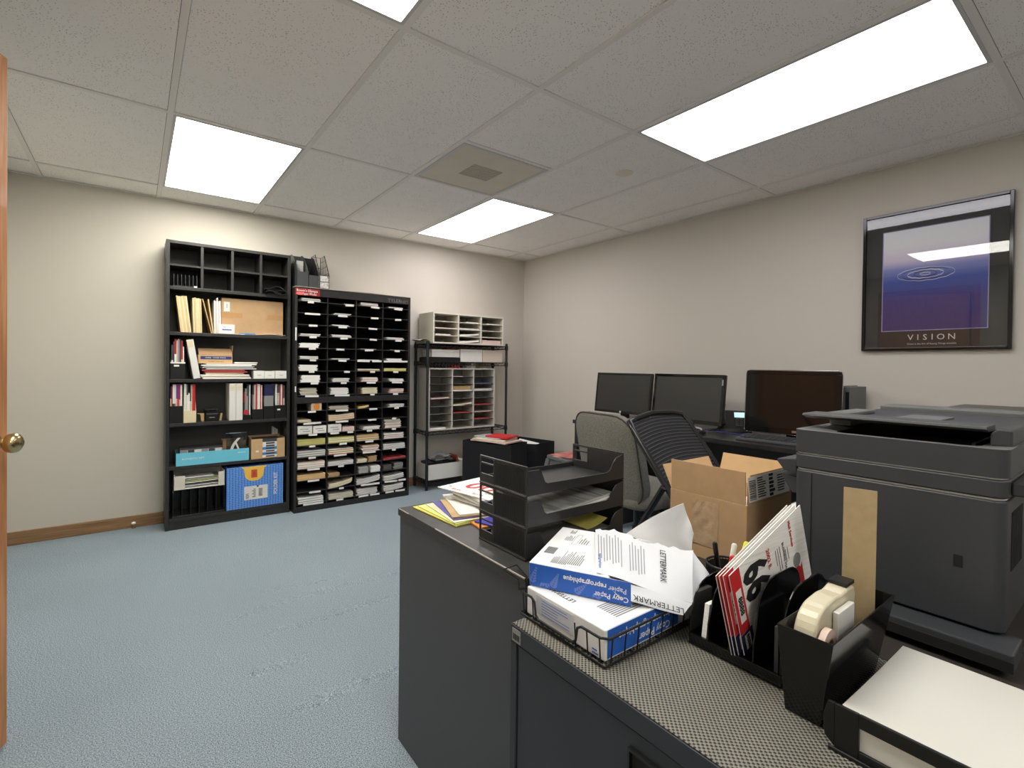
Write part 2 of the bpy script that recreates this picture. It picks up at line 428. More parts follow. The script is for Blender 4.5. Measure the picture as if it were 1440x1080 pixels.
# ------------------------------------------------------------------ ceiling fittings
def diffuser(strength, tint):
    m = mat('light_diffuser', (255, 255, 255), .4, emit=tint, estr=1.)
    nt = m.node_tree; bs = nt.nodes['Principled BSDF']
    tc = nt.nodes.new('ShaderNodeTexCoord'); wv = nt.nodes.new('ShaderNodeMapRange')
    sp = nt.nodes.new('ShaderNodeSeparateXYZ'); mt = nt.nodes.new('ShaderNodeMath'); mt.operation = 'COSINE'
    ml = nt.nodes.new('ShaderNodeMath'); ml.operation = 'MULTIPLY'; ml.inputs[1].default_value = 2*PI/.26
    nt.links.new(tc.outputs['Object'], sp.inputs['Vector']); nt.links.new(sp.outputs['X'], ml.inputs[0]); nt.links.new(ml.outputs[0], mt.inputs[0])
    wv.inputs['From Min'].default_value = -1; wv.inputs['From Max'].default_value = 1
    wv.inputs['To Min'].default_value = strength*1.08; wv.inputs['To Max'].default_value = strength*.92
    nt.links.new(mt.outputs[0], wv.inputs['Value']); nt.links.new(wv.outputs['Result'], bs.inputs['Emission Strength'])
    return m
# each fitting's own tubes: the pair on the door side is the brighter and warmer
LAMP = {(4, 0): (14., (255, 252, 240)), (4, 2): (12., (255, 252, 242)), (1, 0): (7.6, (255, 249, 252)), (1, 2): (5.5, (252, 248, 255)), (4, 4): (11., (255, 252, 244)), (1, 4): (6., (255, 250, 250))}
FRM = mat('white_metal_frame', (206, 204, 202), .45)
LL = {(1, 0): 'lit ceiling light panel nearest the corner, beside the square air vent', (4, 0): 'lit ceiling light panel above the front of the black bookcase',
      (1, 4): 'added ceiling light panel, assumed behind the camera on the printer side', (4, 4): 'added ceiling light panel, assumed behind the camera on the door side',
      (1, 2): 'long lit ceiling light panel high above the desk, nearer the framed picture', (4, 2): 'lit ceiling light panel cut off by the top edge of the photo'}
for k, j in LIGHTS:
    x0, x1, y0, y1 = cell(k, j); x0 += .0125; x1 -= .0125; y0 += .0125; y1 -= .0125
    t = thing('ceiling_light', LL[(k, j)].replace('nearest', 'close to'), 'ceiling light', ((x0+x1)/2, (y0+y1)/2, H-.006), group='recessed ceiling lights')
    w, h = (x1-x0)/2, (y1-y0)/2; f = .013
    b = MB()
    for (a, c, d, e) in ((-w, -w+f, -h, h), (w-f, w, -h, h), (-w+f, w-f, -h, -h+f), (-w+f, w-f, h-f, h)): b.box(a, c, d, e, 0, .03)
    b.build('light_frame', FRM, t)
    MB().box(-w+f+.001, w-f-.001, -h+f+.001, h-f-.001, .004, .008).build('diffuser', diffuser(*LAMP[(k, j)]), t)
vx0, vx1 = EX-GX*3+.0135, EX-GX*2-.0135; vy1 = EY-GY*1-.0135; vy0 = EY-GY*1.5+.0135
t = thing('air_vent', 'square beige ceiling air vent panel with a worn patch at its middle', 'air vent', ((vx0+vx1)/2, (vy0+vy1)/2, H-.008))
w = (vx1-vx0)/2; h = (vy1-vy0)/2
b = MB()
for (a, c, d, e) in ((-w, -w+.02, -h, h), (w-.02, w, -h, h), (-w+.02, w-.02, -h, -h+.02), (-w+.02, w-.02, h-.02, h)): b.box(a, c, d, e, 0, .008)
b.build('vent_frame', FRM, t)
pm = mat('vent_mesh', (222, 212, 198), .7, noise=.05, nscale=5)
MB().box(-w+.02, w-.02, -h+.02, h-.02, .003, .007).build('perforated_panel', pm, t)
b = MB()
for i in range(9):
    b.box(-.10, .10, -.09+.02*i, -.0765+.02*i, -.0006, .0031)
b.build('louver_patch', mat('vent_dark', (196, 186, 172), .7), t)
dd = MB().lathe([(.052, .004), (.052, .0012), (.048, 0)], seg=32); 
tag(dd.build('sprinkler_cover', mat('cover_plate', (232, 224, 206), .5), loc=(-1.108, -2.361, H-.0045)), 'small round cover plate set in a ceiling tile beside the air vent', 'cover plate')

# ------------------------------------------------------------------ framed picture on the right wall
def sky_mat():
    m = mat('poster_water', (120, 120, 170), .6); nt = m.node_tree; b = nt.nodes['Principled BSDF']
    tc = nt.nodes.new('ShaderNodeTexCoord'); sp = nt.nodes.new('ShaderNodeSeparateXYZ')
    mr = nt.nodes.new('ShaderNodeMapRange'); mr.inputs['From Min'].default_value = .0; mr.inputs['From Max'].default_value = .58
    r = nt.nodes.new('ShaderNodeValToRGB'); e = r.color_ramp.elements
    e[0].position = 0; e[0].color = (*lin((44, 32, 100)), 1); e[1].position = 1; e[1].color = (*lin((222, 228, 232)), 1)
    for p, c in ((.3, (42, 40, 116)), (.48, (46, 70, 150)), (.60, (120, 128, 184)), (.68, (204, 192, 212)), (.82, (222, 222, 226))):
        q = e.new(p); q.color = (*lin(c), 1)
    nt.links.new(tc.outputs['Object'], sp.inputs['Vector']); nt.links.new(sp.outputs['Z'], mr.inputs['Value']); nt.links.new(mr.outputs['Result'], r.inputs['Fac'])
    nt.links.new(r.outputs['Color'], b.inputs['Base Color'])
    return m
py0, py1, pz0, pz1 = -3.893, -3.257, 1.266, 2.048
t = thing('framed_poster', 'black framed poster of water ripples titled VISION on the wall above the desk', 'picture', (-.002, (py0+py1)/2, pz0), world=True)
fw = .016
b = MB(); 
for (a, c, d, e) in ((py0, py0+fw, pz0, pz1), (py1-fw, py1, pz0, pz1), (py0+fw, py1-fw, pz0, pz0+fw), (py0+fw, py1-fw, pz1-fw, pz1)): b.box(-.026, -.002, a, c, d, e)
b.build('frame', BLK_GLOSS, t, bevel=.002)
MB().box(-.010, -.003, py0+fw, py1-fw, pz0+fw, pz1-fw).build('black_mount', mat('poster_black', (30, 30, 30), .7), t)
ay0, ay1, az0, az1 = -3.805, -3.352, 1.375, 1.945
im = MB().box(-.0115, -.0102, ay0+.004, ay1-.004, az0+.004, az1-.004); io = im.build('print', sky_mat(), t)
b = MB()
for (a, c, d, e) in ((ay0, ay0+.004, az0, az1), (ay1-.004, ay1, az0, az1), (ay0+.004, ay1-.004, az0, az0+.004), (ay0+.004, ay1-.004, az1-.004, az1)): b.box(-.0118, -.0102, a, c, d, e)
b.build('pale_border', mat('border_blue', (150, 150, 190), .6), t)
# the print's colour runs with its own height: origin at the print's foot
me = io.data
for v in me.vertices: v.co.z -= (az0-pz0)
io.location.z += az0-pz0
rp = MB()
for q, (ra, rb, th) in enumerate(((.024, .007, .0035), (.05, .015, .005), (.078, .022, .005), (.104, .030, .004), (.125, .036, .003))):
    pts = [(-.0121, -3.548+ra*math.cos(2*PI*k/48), 1.685+rb*math.sin(2*PI*k/48)+.0015*math.sin(k*1.7+q)) for k in range(48)]
    o_ = len(rp.v); n = 48
    for k in range(n):
        y, z = pts[k][1:]; s_ = th*(.45+.55*abs(math.sin(2*PI*k/48+q)))
        rp.v += [(-.0121, y, z-s_/2), (-.0121, y, z+s_/2)]
    for k in range(n): a = o_+2*k; c = o_+2*((k+1) % n); rp.f.append((a, c, c+1, a+1)); rp.m.append(q % 2)
rp.build('ripple_rings', [mat('ripple_pale', (206, 212, 226), .6), mat('ripple_dark', (34, 36, 60), .6)], t)
for i, ch in enumerate('VISION'):
    text(ch, .044, (-.0108, (-3.488, -3.521, -3.552, -3.583, -3.619, -3.664)[i], 1.337), (0,-1,0), (0,0,1), mat('poster_silver', (206, 204, 206), .6) if i == 0 else D.materials['poster_silver'], t, name='lettering', ex=.0003)
text('Vision is the Art of Seeing Things Invisible', .0125, (-.0108, -3.578, 1.302), (0,-1,0), (0,0,1), D.materials['poster_silver'], t, ex=.0002)
GLASS = thin_glass('picture_glass')
MB().box(-.0185, -.0165, py0+fw+.0005, py1-fw-.0005, pz0+fw+.0005, pz1-fw-.0005).build('glass', GLASS, t)

# ------------------------------------------------------------------ black bookcase on the back wall
BX0, BX1, BY0, BT = -3.275, -2.487, -.245, 1.985
BK = thing('bookcase', 'tall black wooden bookcase with pigeonholes on top, against the back wall', 'bookcase', ((BX0+BX1)/2, -.125, 0), world=True)
SH = {'cub': 1.672, 's2': 1.360, 's3': 1.036, 's4': .732, 's5': .436, 'bot': .080}
for a, b in ((BX0, BX0+.021), (BX1-.021, BX1)): MB().box(a, b, BY0, -.018, .001, BT).build('side_panel', BLK_SHELF, BK, bevel=.0015)
IX0, IX1 = BX0+.0212, BX1-.0212
MB().box(IX0, IX1, BY0, -.018, BT-.022, BT-.001).build('top_panel', BLK_SHELF, BK, bevel=.0015)
MB().box(IX0, IX1, -.0265, -.0185, .002, BT-.023).build('back_panel', mat('bookcase_back', (74, 73, 70), .6), BK)
for n, z in SH.items(): MB().box(IX0, IX1, BY0+.001, -.027, z-.022, z).build('shelf', BLK_SHELF, BK, bevel=.0015)
MB().box(IX0, IX1, BY0+.006, BY0+.022, .001, .057).build('plinth', BLK_SHELF, BK)
for i in (1, 2, 3):
    x = IX0+(IX1-IX0)*i/4; MB().box(x-.008, x+.008, BY0+.004, -.027, SH['cub']+.0005, BT-.0225).build('divider', BLK_SHELF, BK)
for i in range(4):
    x0 = IX0+(IX1-IX0)*i/4+(.0083 if i else 0); x1 = IX0+(IX1-IX0)*(i+1)/4-(.0083 if i < 3 else 0)
    MB().box(x0, x1, BY0+.004, -.027, 1.812, 1.824).build('pigeonhole_shelf', BLK_SHELF, BK)
E_ = .0008

# pigeonholes: small black letter rack; crumpled black bag
t = thing('letter_rack', 'small black letter rack with a white tag in a lower pigeonhole of the black bookcase', 'letter rack', (-3.168, -.16, SH['cub']+E_), world=True)
b = MB().box(-3.235, -3.095, -.235, -.09, SH['cub']+E_, SH['cub']+.008); b.build('base', BLK_PLASTIC, t)
for i in range(7):
    x = -3.232+.0222*i; MB().prism([(-.233, SH['cub']+.0085), (-.10, SH['cub']+.0085), (-.10, SH['cub']+.095), (-.215, SH['cub']+.088), (-.233, SH['cub']+.07)], 'x', x, x+.0025).build('divider', DGREY, t)
MB().box(-3.115, -3.097, -.2375, -.236, SH['cub']+.001, SH['cub']+.012).build('tag', WHITE, t)
def fold(k):
    return lambda u, v: (-2.672+.145*u+.008*v, -.305+.17*v+.018*math.sin(3*u+k), SH['cub']+.006+.0165*k+.022*math.sin(PI*u)*(.4+.6*v)+.010*math.sin(7*u+2*k)*(1-v)-.016*(1-v)*(u-.3))
o = MB()
for k in range(3): o.sheet(fold(k), 16, 8, .0022)
o = o.build('folded_bag', mat('black_vinyl', (58, 59, 62), .2), smooth=50)
tag(o, 'crumpled black vinyl bag poking out of a lower pigeonhole of the black bookcase', 'bag')

# a thin upright thing leaning by an angle about the y axis, foot at (x, z)
def leaner(name, mats, x, z, w, d, h, tilt, y1=-.05, mi=0, bev=0.):
    M = Matrix.Translation((x, 0, z)) @ Matrix.Rotation(tilt, 4, 'Y')
    b = MB().box(0, w, y1-d, y1, 0, h, mi, M=M)
    return b.build(name, mats, bevel=bev)
z = SH['s2']+E_
# two leaning bundles of manila folders, each folder a thing
def fan(name, m, x, n, w, d, h, tilt, label, cat, group, gap=.0006, y1=-.045, jit=.008):
    for i in range(n):
        hh = h-random.random()*jit; mm = m[i % len(m)] if isinstance(m, list) else m
        zz = z+(w*abs(math.sin(tilt)) if tilt > 0 else 0)
        o = leaner(name, mm, x+i*(w+gap)/math.cos(tilt), zz, w, d-random.random()*.008, hh, tilt, y1)
        tag(o, label, cat, group)
fan('file_folder', [MANILA, CREAMC], -3.190, 6, .0098, .185, .252, -.115, 'thick manila file folder in the leaning bundle by the bookcase side, second level', 'file folder', 'leaning manila folder bundle')
fan('file_folder', [CREAMC, MANILA, CREAMC], -3.116, 5, .0098, .185, .246, -.03, 'cream file folder in the upright bundle between leaning folders and envelopes', 'file folder', 'upright cream folder bundle')
tag(leaner('envelope', TAN, -3.010, z, .006, .18, .245, -.23), 'brown envelope leaning over beside the upright cream folder bundle', 'envelope')
tag(leaner('envelope', MANILA, -3.001, z, .007, .18, .243, -.13), 'yellow manila envelope between the brown envelope and the white envelopes', 'envelope')
for i, (m, l) in enumerate(((P_WHITE, 'white envelope standing next to the yellow manila envelope'), (PINK, 'pale pink envelope standing among white envelopes on the bookcase'),
                            (P_WHITE, 'tall white envelope with a clipped corner between pink envelopes'), (PINK, 'pink envelope second from the end of its upright row'), (WHITE, 'white envelope at the end of its row by the cardboard carton'))):
    tag(leaner('envelope', m, -2.990+i*.0085, z, .0078, .17, .236+(.02 if i == 2 else 0)-.004*(i % 2), -.015), l, 'envelope')
# carton and small things in front of it
def panel_box(t, name, x0, x1, y0, y1, z0, z1, m, th=.003): return MB().box(x0, x1, y0, y1, z0, z1).build(name, m, t, bevel=.0015)
t = thing('cardboard_carton', 'large closed brown cardboard carton with a shipping label on the bookcase second level', 'carton', (-2.74, -.12, z), world=True)
MB().box(-2.945, -2.532, -.205, -.034, z, z+.262).build('body', CARDB, t, bevel=.002)
MB().box(-2.931, -2.892, -.2062, -.2054, z+.165, z+.235).build('shipping_label', WHITE2, t)
b = MB()
for i in range(6): b.box(-2.915, -2.905, -.2067, -.2063, z+.19+.005*i, z+.1925+.005*i)
b.build('label_print', INKG, t)
tape = mat('packing_tape', (186, 142, 96), .25)
MB().box(-2.945, -2.81, -.2060, -.2054, z+.122, z+.158).build('tape_strip', tape, t); MB().box(-2.64, -2.5325, -.2060, -.2054, z+.122, z+.158).build('tape_strip', tape, t)
t = thing('small_box', 'small white product box with blue print in front of the large brown carton', 'box', (-2.91, -.22, z), world=True)
MB().box(-2.968, -2.865, -.243, -.2075, z, z+.068).build('body', mat('box_white_pink', (236, 230, 230), .5), t, bevel=.0012)
text('HP', .014, (-2.93, -.2434, z+.047), (1,0,0), (0,0,1), INKG, t); MB().box(-2.944, -2.885, -.2438, -.2434, z+.026, z+.034).build('blue_print', INKB, t)
tag(MB().box(-2.863, -2.80, -.242, -.21, z, z+.003).build('flat_envelope', WHITE), 'flat white envelope lying beside the small white product box', 'envelope')
tag(MB().box(-2.832, -2.73, -.241, -.2072, z+.0036, z+.011).box(-2.798, -2.73, -.241, -.2072, z, z+.0035).build('flat_packet', mat('blue_packet', (96, 140, 190), .4)), 'flat blue packet lying in front of the large brown carton', 'packet')
tag(MB().sheet(lambda u, v: (-2.722+.20*u, -.245+.036*v, z+.002+.007*math.sin(PI*u)**2*(1-v)+.004*u*u), 14, 4, .0015).build('white_sheet', WHITE), 'curled white sheet lying on the shelf at the foot of the brown carton', 'sheet')

# third level
z = SH['s3']+E_
def magfile(name, label, x0, x1, h, m, z, d=.19, low=.075, y1=-.04, tagm=None, strip=None):
    y0 = y1-d
    t = thing(name, label, 'magazine file', ((x0+x1)/2, (y0+y1)/2, z), world=True)
    prof = [(y0, z), (y1, z), (y1, z+h), (y1-.05, z+h), (y0, z+low)]
    MB().prism(prof, 'x', x0, x0+.0025).prism(prof, 'x', x1-.0025, x1).box(x0+.0025, x1-.0025, y0, y0+.0025, z, z+low).box(x0+.0025, x1-.0025, y1-.0025, y1, z, z+h).box(x0+.0025, x1-.0025, y0+.0025, y1-.0025, z, z+.003).build('body', m, t)
    if tagm: MB().box(tagm[0], tagm[1], y0-.0009, y0-.0002, tagm[2], tagm[3]).build('label', WHITE, t)
    return t
def brochures(x0, x1, z, specs, y0=-.225, y1=-.045, label='', group='', tilt=0.):
    """specs: (fraction of width, height, material[, upper material, split])"""
    tot = sum(s[0] for s in specs); x = x0
    for s in specs:
        w = (x1-x0)*s[0]/tot
        M = Matrix.Translation((x, 0, z)) @ Matrix.Rotation(tilt, 4, 'Y') if tilt else Matrix.Translation((x, 0, z+.0))
        b = MB()
        dy = random.random()*.004
        if len(s) > 3:
            b.box(.0003, w-.0003, y0+dy, y1, 0, s[4]*s[1], 0, M=M); b.box(.0003, w-.0003, y0+dy, y1, s[4]*s[1], s[1], 1, M=M)
            o = b.build('booklet', [s[2], s[3]])
        else: o = b.box(.0003, w-.0003, y0+dy, y1, 0, s[1], 0, M=M).build('booklet', s[2])
        tag(o, label, 'booklet', group); x += w
zz = z+.004
magfile('magazine_file', 'black magazine file with a white label on the third bookcase level', -3.248, -3.165, .215, BLK_PLASTIC, z, low=.115, tagm=(-3.228, -3.198, z+.086, z+.098))
MB().box(-3.249, -3.163, -.2325, -.2305, z+.107, z+.117).build('white_edge', WHITE, D.objects['magazine_file'])
brochures(-3.243, -3.170, zz, [(1, .23, WHITE2, DARKP, .55), (.6, .255, DARKP), (1, .27, WHITE, RED, .62), (.6, .262, PINK), (1, .272, GREYP), (.8, .268, DARKP), (.9, .262, CREAMC, RED, .5), (.6, .22, P_WHITE)],
          y0=-.222, label='thin booklet filed in the white-labelled black magazine file, third level', group='booklets in the white-labelled file')
t = thing('ring_binder', 'white ring binder leaning on the third bookcase level beside the black magazine file', 'binder', (-3.11, -.13, z), world=True)
M = Matrix.Translation((-3.115, 0, z)) @ Matrix.Rotation(-.16, 4, 'Y')
MB().box(0, .042, -.236, -.05, 0, .275, M=M).build('cover', WHITE2, t, bevel=.002)
MB().box(.006, .034, -.2368, -.2362, .22, .268, M=M).build('spine_label', CREAMC, t)
# stack: papers at the foot, red folders, white papers, an open box on top
def slabs(b, rnd, x0, x1, y0, y1, z, n, th, jx=.012, jr=.02, mis=(0,), curve=0.):
    for i in range(n):
        cx, cy = (x0+x1)/2+rnd.uniform(-jx, jx), (y0+y1)/2+rnd.uniform(-jx, jx)*.3
        M = Matrix.Translation((cx, cy, z+i*th)) @ Matrix.Rotation(rnd.uniform(-jr, jr), 4, 'Z')
        w, d = (x1-x0)/2, (y1-y0)/2
        if curve:
            b.sheet(lambda u, v: M @ Vector(((u-.5)*2*w, (v-.5)*2*d, th/2+curve*((u)**2))), 8, 2, th*.9, mis[i % len(mis)])
        else: b.box(-w, w, -d, d, 0, th*.96, mis[i % len(mis)], M=M)
rnd = random.Random(4)
def stack(x0, x1, y0, y1, z, cols, n, th, label, group=None, jx=.006, jr=.02, name='paper_stack', cat='paper stack', curve=0., seed=None):
    b = MB(); r = random.Random(seed if seed is not None else hash((round(x0, 3), round(z, 3))) & 0xffff)
    slabs(b, r, x0, x1, y0, y1, z, n, th, jx, jr, tuple(range(len(cols))), curve)
    return tag(b.build(name, [PAL[c] for c in cols]), label, cat, group)
stack(-3.065, -2.76, -.235, -.05, z, 'wc', 3, .010, 'white paper stack at the bottom of the pile on the third bookcase level', jx=.012)
stack(-3.04, -2.80, -.215, -.05, z+.0305, 'c', 1, .012, 'cream folder between the bottom white papers and red folders, third level', name='paper_folder', cat='folder')
stack(-3.055, -2.79, -.225, -.05, z+.0435, 'r', 2, .012, 'dark red folders in the middle of the pile on the third bookcase level', jx=.02)
stack(-3.055, -2.735, -.232, -.05, z+.0685, 'wwg', 5, .008, 'thick white paper stack under the open brown box, third bookcase level', jx=.018)
stack(-2.86, -2.71, -.20, -.05, z+.1095, 'gw', 2, .006, 'thin grey papers lying beside the open brown box on the white pile', jx=.004)
t = thing('open_box', 'small open brown box with a blue band on top of the papers, third level', 'box', (-2.99, -.14, z+.1095), world=True)
zb = z+.1095; bx0, bx1 = -3.085, -2.875
b = MB().box(bx0, bx1, -.215, -.212, zb, zb+.062).box(bx0, bx1, -.063, -.06, zb, zb+.062).box(bx0, bx0+.003, -.212, -.063, zb, zb+.062).box(bx1-.003, bx1, -.212, -.063, zb, zb+.062).box(bx0+.003, bx1-.003, -.212, -.063, zb, zb+.003)
b.build('body', CARDB_IN, t)
b = MB().sheet(lambda u, v: (bx0+.002+(bx1-bx0-.004)*u, -.214+.06*v, zb+.063+.045*v), 2, 2, .002); b.build('front_flap', CARDB, t)
MB().sheet(lambda u, v: (bx1+.004*v, -.20+.13*u, zb+.062+.07*v), 2, 2, .002).build('side_flap', CARDB, t)
MB().box(bx0+.012, bx1-.006, -.2158, -.2152, zb+.030, zb+.052).build('blue_band', mat('band_blue', (52, 64, 120), .5), t)
text('IVORD   COVER STOCK', .012, ((bx0+bx1)/2, -.2162, zb+.041), (1,0,0), (0,0,1), INKW, t); text('50 COVERS  LETTER  80 LB', .008, ((bx0+bx1)/2, -.2156, zb+.014), (1,0,0), (0,0,1), INK, t)
def cardbox(x0, x1, y0, y1, z, h, label, m=WHITE, lines=True, fill=P_CREAM):
    t = thing('card_box', label, 'box', ((x0+x1)/2, (y0+y1)/2, z), world=True); e = .0015
    MB().box(x0, x1, y0, y0+e, z, z+h).box(x0, x1, y1-e, y1, z, z+h).box(x0, x0+e, y0+e, y1-e, z, z+h).box(x1-e, x1, y0+e, y1-e, z, z+h).box(x0+e, x1-e, y0+e, y1-e, z, z+e).build('body', m, t)
    MB().box(x0+.004, x1-.004, y0+.004, y1-.02, z+e+.0003, z+h*.93).build('cards', fill, t)
    if lines: MB().box(x0+(x1-x0)*.35, x0+(x1-x0)*.7, y0-.0006, y0-.0002, z+h*.42, z+h*.47).build('print_line', INKG, t)
    return t
cardbox(-2.738, -2.668, -.238, -.12, z, .058, 'white business card box beside the paper pile, third bookcase level')
cardbox(-2.664, -2.596, -.238, -.12, z, .055, 'white business card box in the middle of three, third bookcase level')
cardbox(-2.590, -2.512, -.238, -.12, z, .058, 'white business card box by the bookcase side panel, third level')

# fourth level
z = SH['s4']+E_; zz = z+.004
magfile('magazine_file', 'plain black magazine file at the end of the fourth bookcase level, by the wall side', -3.251, -3.176, .24, BLK_PLASTIC, z, low=.118)
brochures(-3.247, -3.180, zz, [(.7, .25, CREAMC, NAVY, .66), (.6, .25, RED), (1.2, .262, DARKP, WHITE, .5), (.8, .262, GREYP, WHITE2, .5), (.7, .264, PINK, PURPLE, .62), (1, .264, REDB, PURPLE, .62), (.8, .264, PINK, RED, .6), (1, .26, P_WHITE)],
          y0=-.222, label='thin booklet with a coloured spine in the plain black file, fourth level', group='booklets in the plain black file')
magfile('magazine_file', 'cream magazine file filled with booklets on the fourth bookcase level', -3.172, -3.098, .24, CREAMC, z, low=.082)
brochures(-3.168, -3.102, zz, [(.8, .265, P_WHITE), (.6, .262, P_CREAM), (1, .262, WHITE, DARKP, .72), (.9, .20, P_WHITE), (.8, .262, P_PINK, DARKP, .55), (.6, .26, P_CREAM), (1.1, .264, REDB), (.8, .262, RED)],
          y0=-.222, label='thin booklet filed in the cream magazine file, fourth bookcase level', group='booklets in the cream magazine file')
t = thing('label_printer', 'small black device with a tape mouth at the back of the fourth level', 'device', (-3.0, -.12, z), world=True)
MB().prism([(-.18, z), (-.06, z), (-.06, z+.075), (-.15, z+.072), (-.18, z+.05)], 'x', -3.035, -2.958).build('body', BLK_PLASTIC, t, bevel=.004)
MB().box(-3.038, -2.955, -.155, -.06, z+.0765, z+.082).build('lid', DGREY, t, bevel=.001)
MB().box(-3.015, -2.98, -.182, -.1803, z+.022, z+.027).build('slot', GREYP, t)
tag(MB().prism([(-3.085, z+.056), (-3.045, z+.056), (-3.045, z), (-3.062, z), (-3.067, z+.05), (-3.085, z+.053)], 'y', -.17, -.15).build('wooden_bracket', TAN), 'small tan wooden bracket beside the black device, fourth level', 'bracket')
tag(MB().prism([(-2.950, z), (-2.938, z), (-2.930, z+.05), (-2.942, z+.05)], 'y', -.17, -.14).build('tan_wedge', TAN), 'small tan wedge leaning near the black device, beside the white binders', 'wedge')
for i, l in enumerate(('white ring binder on the fourth level, the one nearer the black device'.replace('nearer', 'beside'), 'white ring binder on the fourth level, touching the black magazine files')):
    t = thing('ring_binder', l, 'binder', (-2.875+.043*i, -.14, z), world=True)
    MB().box(-2.896+.0435*i, -2.854+.0435*i, -.238, -.04, z, z+.270).build('cover', WHITE2, t, bevel=.002)
    MB().box(-2.890+.0435*i, -2.860+.0435*i, -.2386, -.2382, z+.215, z+.258).build('spine_label', P_CREAM, t)
magfile('magazine_file', 'narrow black magazine file beside the upright white binders', -2.806, -2.752, .2, BLK_PLASTIC, z, low=.035)
brochures(-2.800, -2.757, zz, [(.8, .20, DARKP, RED, .6), (1, .225, GREYP), (.8, .245, GREYP, DARKP, .7), (.8, .25, DARKP), (.7, .255, P_WHITE)], y0=-.222, tilt=.0, label='grey booklet in the narrow black file beside the white binders', group='booklets beside the white binders')
tag(MB().box(-2.801, -2.772, -.2262, -.2238, zz+.035, zz+.068).build('red_leaflet', REDB), 'small bright red leaflet tucked in the narrow black magazine file', 'leaflet')
magfile('magazine_file', 'black magazine file of pink and white booklets, third from the bookcase end', -2.746, -2.672, .24, BLK_PLASTIC, z, low=.075)
brochures(-2.741, -2.677, zz, [(.8, .25, GREYP, DARKP, .72), (.8, .255, PINK), (.8, .258, RED), (.7, .26, P_PINK), (1, .258, WHITE), (.5, .24, RED), (.8, .25, P_PINK)], y0=-.222, label='pink or white booklet in the black file with a low front, fourth level', group='pink and white booklets')
magfile('magazine_file', 'black magazine file holding a row of navy-topped booklets', -2.668, -2.594, .24, BLK_PLASTIC, z, low=.095)
brochures(-2.663, -2.599, zz, [(1, .256, GREYP, NAVY, .66)]*9, y0=-.222, label='grey booklet with a navy top in its black magazine file', group='navy-topped booklets')
magfile('magazine_file', 'black magazine file with a small white label next to the bookcase side', -2.590, -2.514, .24, BLK_PLASTIC, z, low=.100, tagm=(-2.575, -2.553, z+.06, z+.072))
brochures(-2.585, -2.519, zz, [(.7, .255, P_WHITE), (1.6, .252, P_GREY, DARKP, .75), (.6, .25, REDB), (.8, .255, WHITE2), (.6, .25, RED), (1, .246, P_GREY, DARKP, .6)], y0=-.222, label='booklet in the labelled black file at the bookcase side, fourth level', group='booklets in the end file')

# fifth level
z = SH['s5']+E_
t = thing('blue_box_tray', 'long open light blue box with white lettering on the fifth bookcase level', 'box', (-2.99, -.14, z), world=True)
x0, x1, y0, y1 = -3.215, -2.768, -.243, -.045
MB().box(x0, x1, y0, y0+.003, z, z+.088).build('front_panel', CYAN, t)
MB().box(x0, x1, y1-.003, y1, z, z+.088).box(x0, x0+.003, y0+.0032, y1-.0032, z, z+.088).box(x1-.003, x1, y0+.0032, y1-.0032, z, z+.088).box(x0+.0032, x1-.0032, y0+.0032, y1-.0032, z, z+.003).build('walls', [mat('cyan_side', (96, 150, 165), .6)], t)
text('AUTHENTIC GIFT', .017, (x0+.10, y0-.0004, z+.045), (1,0,0), (0,0,1), INKW, t); text('signature', .014, (x1-.05, y0-.0004, z+.062), (1,0,0), (0,0,1), INKW, t)
CLEAR = mat('clear_plastic', (196, 202, 208), .25)
t = thing('parts_organizer', 'grey and clear plastic parts organizer standing in the light blue box', 'organizer', (-3.06, -.14, z+.0035), world=True)
MB().box(-3.19, -2.935, -.215, -.09, z+.0038, z+.105).build('body', CLEAR, t, bevel=.003); MB().box(-3.192, -2.933, -.217, -.088, z+.1055, z+.114).build('lid', DGREY, t)
for i in range(6): MB().box(-3.186+.0415*i, -3.149+.0415*i, -.2162, -.2153, z+.084, z+.103).build('drawer_front', [GREYP, DARKP, WHITE2][i % 3], t)
t = thing('kraft_box', 'small open brown kraft box at the end of the light blue box', 'box', (-2.84, -.14, z+.0035), world=True)
kx0, kx1 = -2.925, -2.775
MB().box(kx0, kx1, -.150, -.147, z+.0038, z+.135).box(kx0, kx1, -.063, -.06, z+.0038, z+.145).box(kx0, kx0+.003, -.147, -.063, z+.0038, z+.14).box(kx1-.003, kx1, -.147, -.063, z+.0038, z+.135).box(kx0+.003, kx1-.003, -.147, -.063, z+.0038, z+.007).build('body', CARDB, t)
ZIP = thin_glass('zip_bag_film', (216, 220, 222), .12, 1.6)
t = thing('zip_bag', 'clear zip bag standing up out of the light blue box', 'bag', (-2.835, -.19, z+.004), world=True)
MB().sheet(lambda u, v: (-2.905+.125*u+.008*v*(u-.5), -.188+.010*math.sin(PI*u)*math.sin(PI*v)+.004*math.sin(7*u+5*v), z+.005+.20*v), 16, 14, .0012).build('film', ZIP, t, smooth=60)
MB().box(-2.91, -2.776, -.189, -.186, z+.196, z+.201).build('zip_strip', mat('zip_strip', (200, 206, 210), .3), t)
MB().sheet(lambda u, v: (-2.885+.02*u+.05*v*v, -.1935+.002*u, z+.06+.10*v), 4, 8, .001).sheet(lambda u, v: (-2.812-.012*u-.03*v, -.1935, z+.05+.08*v), 4, 8, .001).build('white_label', WHITE, t)
t = thing('kraft_tray', 'brown open-front carton holding photo paper packs on the fifth level', 'carton', (-2.63, -.14, z), world=True)
cx0, cx1 = -2.752, -2.522
MB().box(cx0, cx1, -.063, -.06, z, z+.155).box(cx0, cx0+.003, -.238, -.063, z, z+.155).box(cx1-.003, cx1, -.238, -.063, z, z+.15).box(cx0+.003, cx1-.003, -.237, -.063, z, z+.003).build('body', CARDB, t)
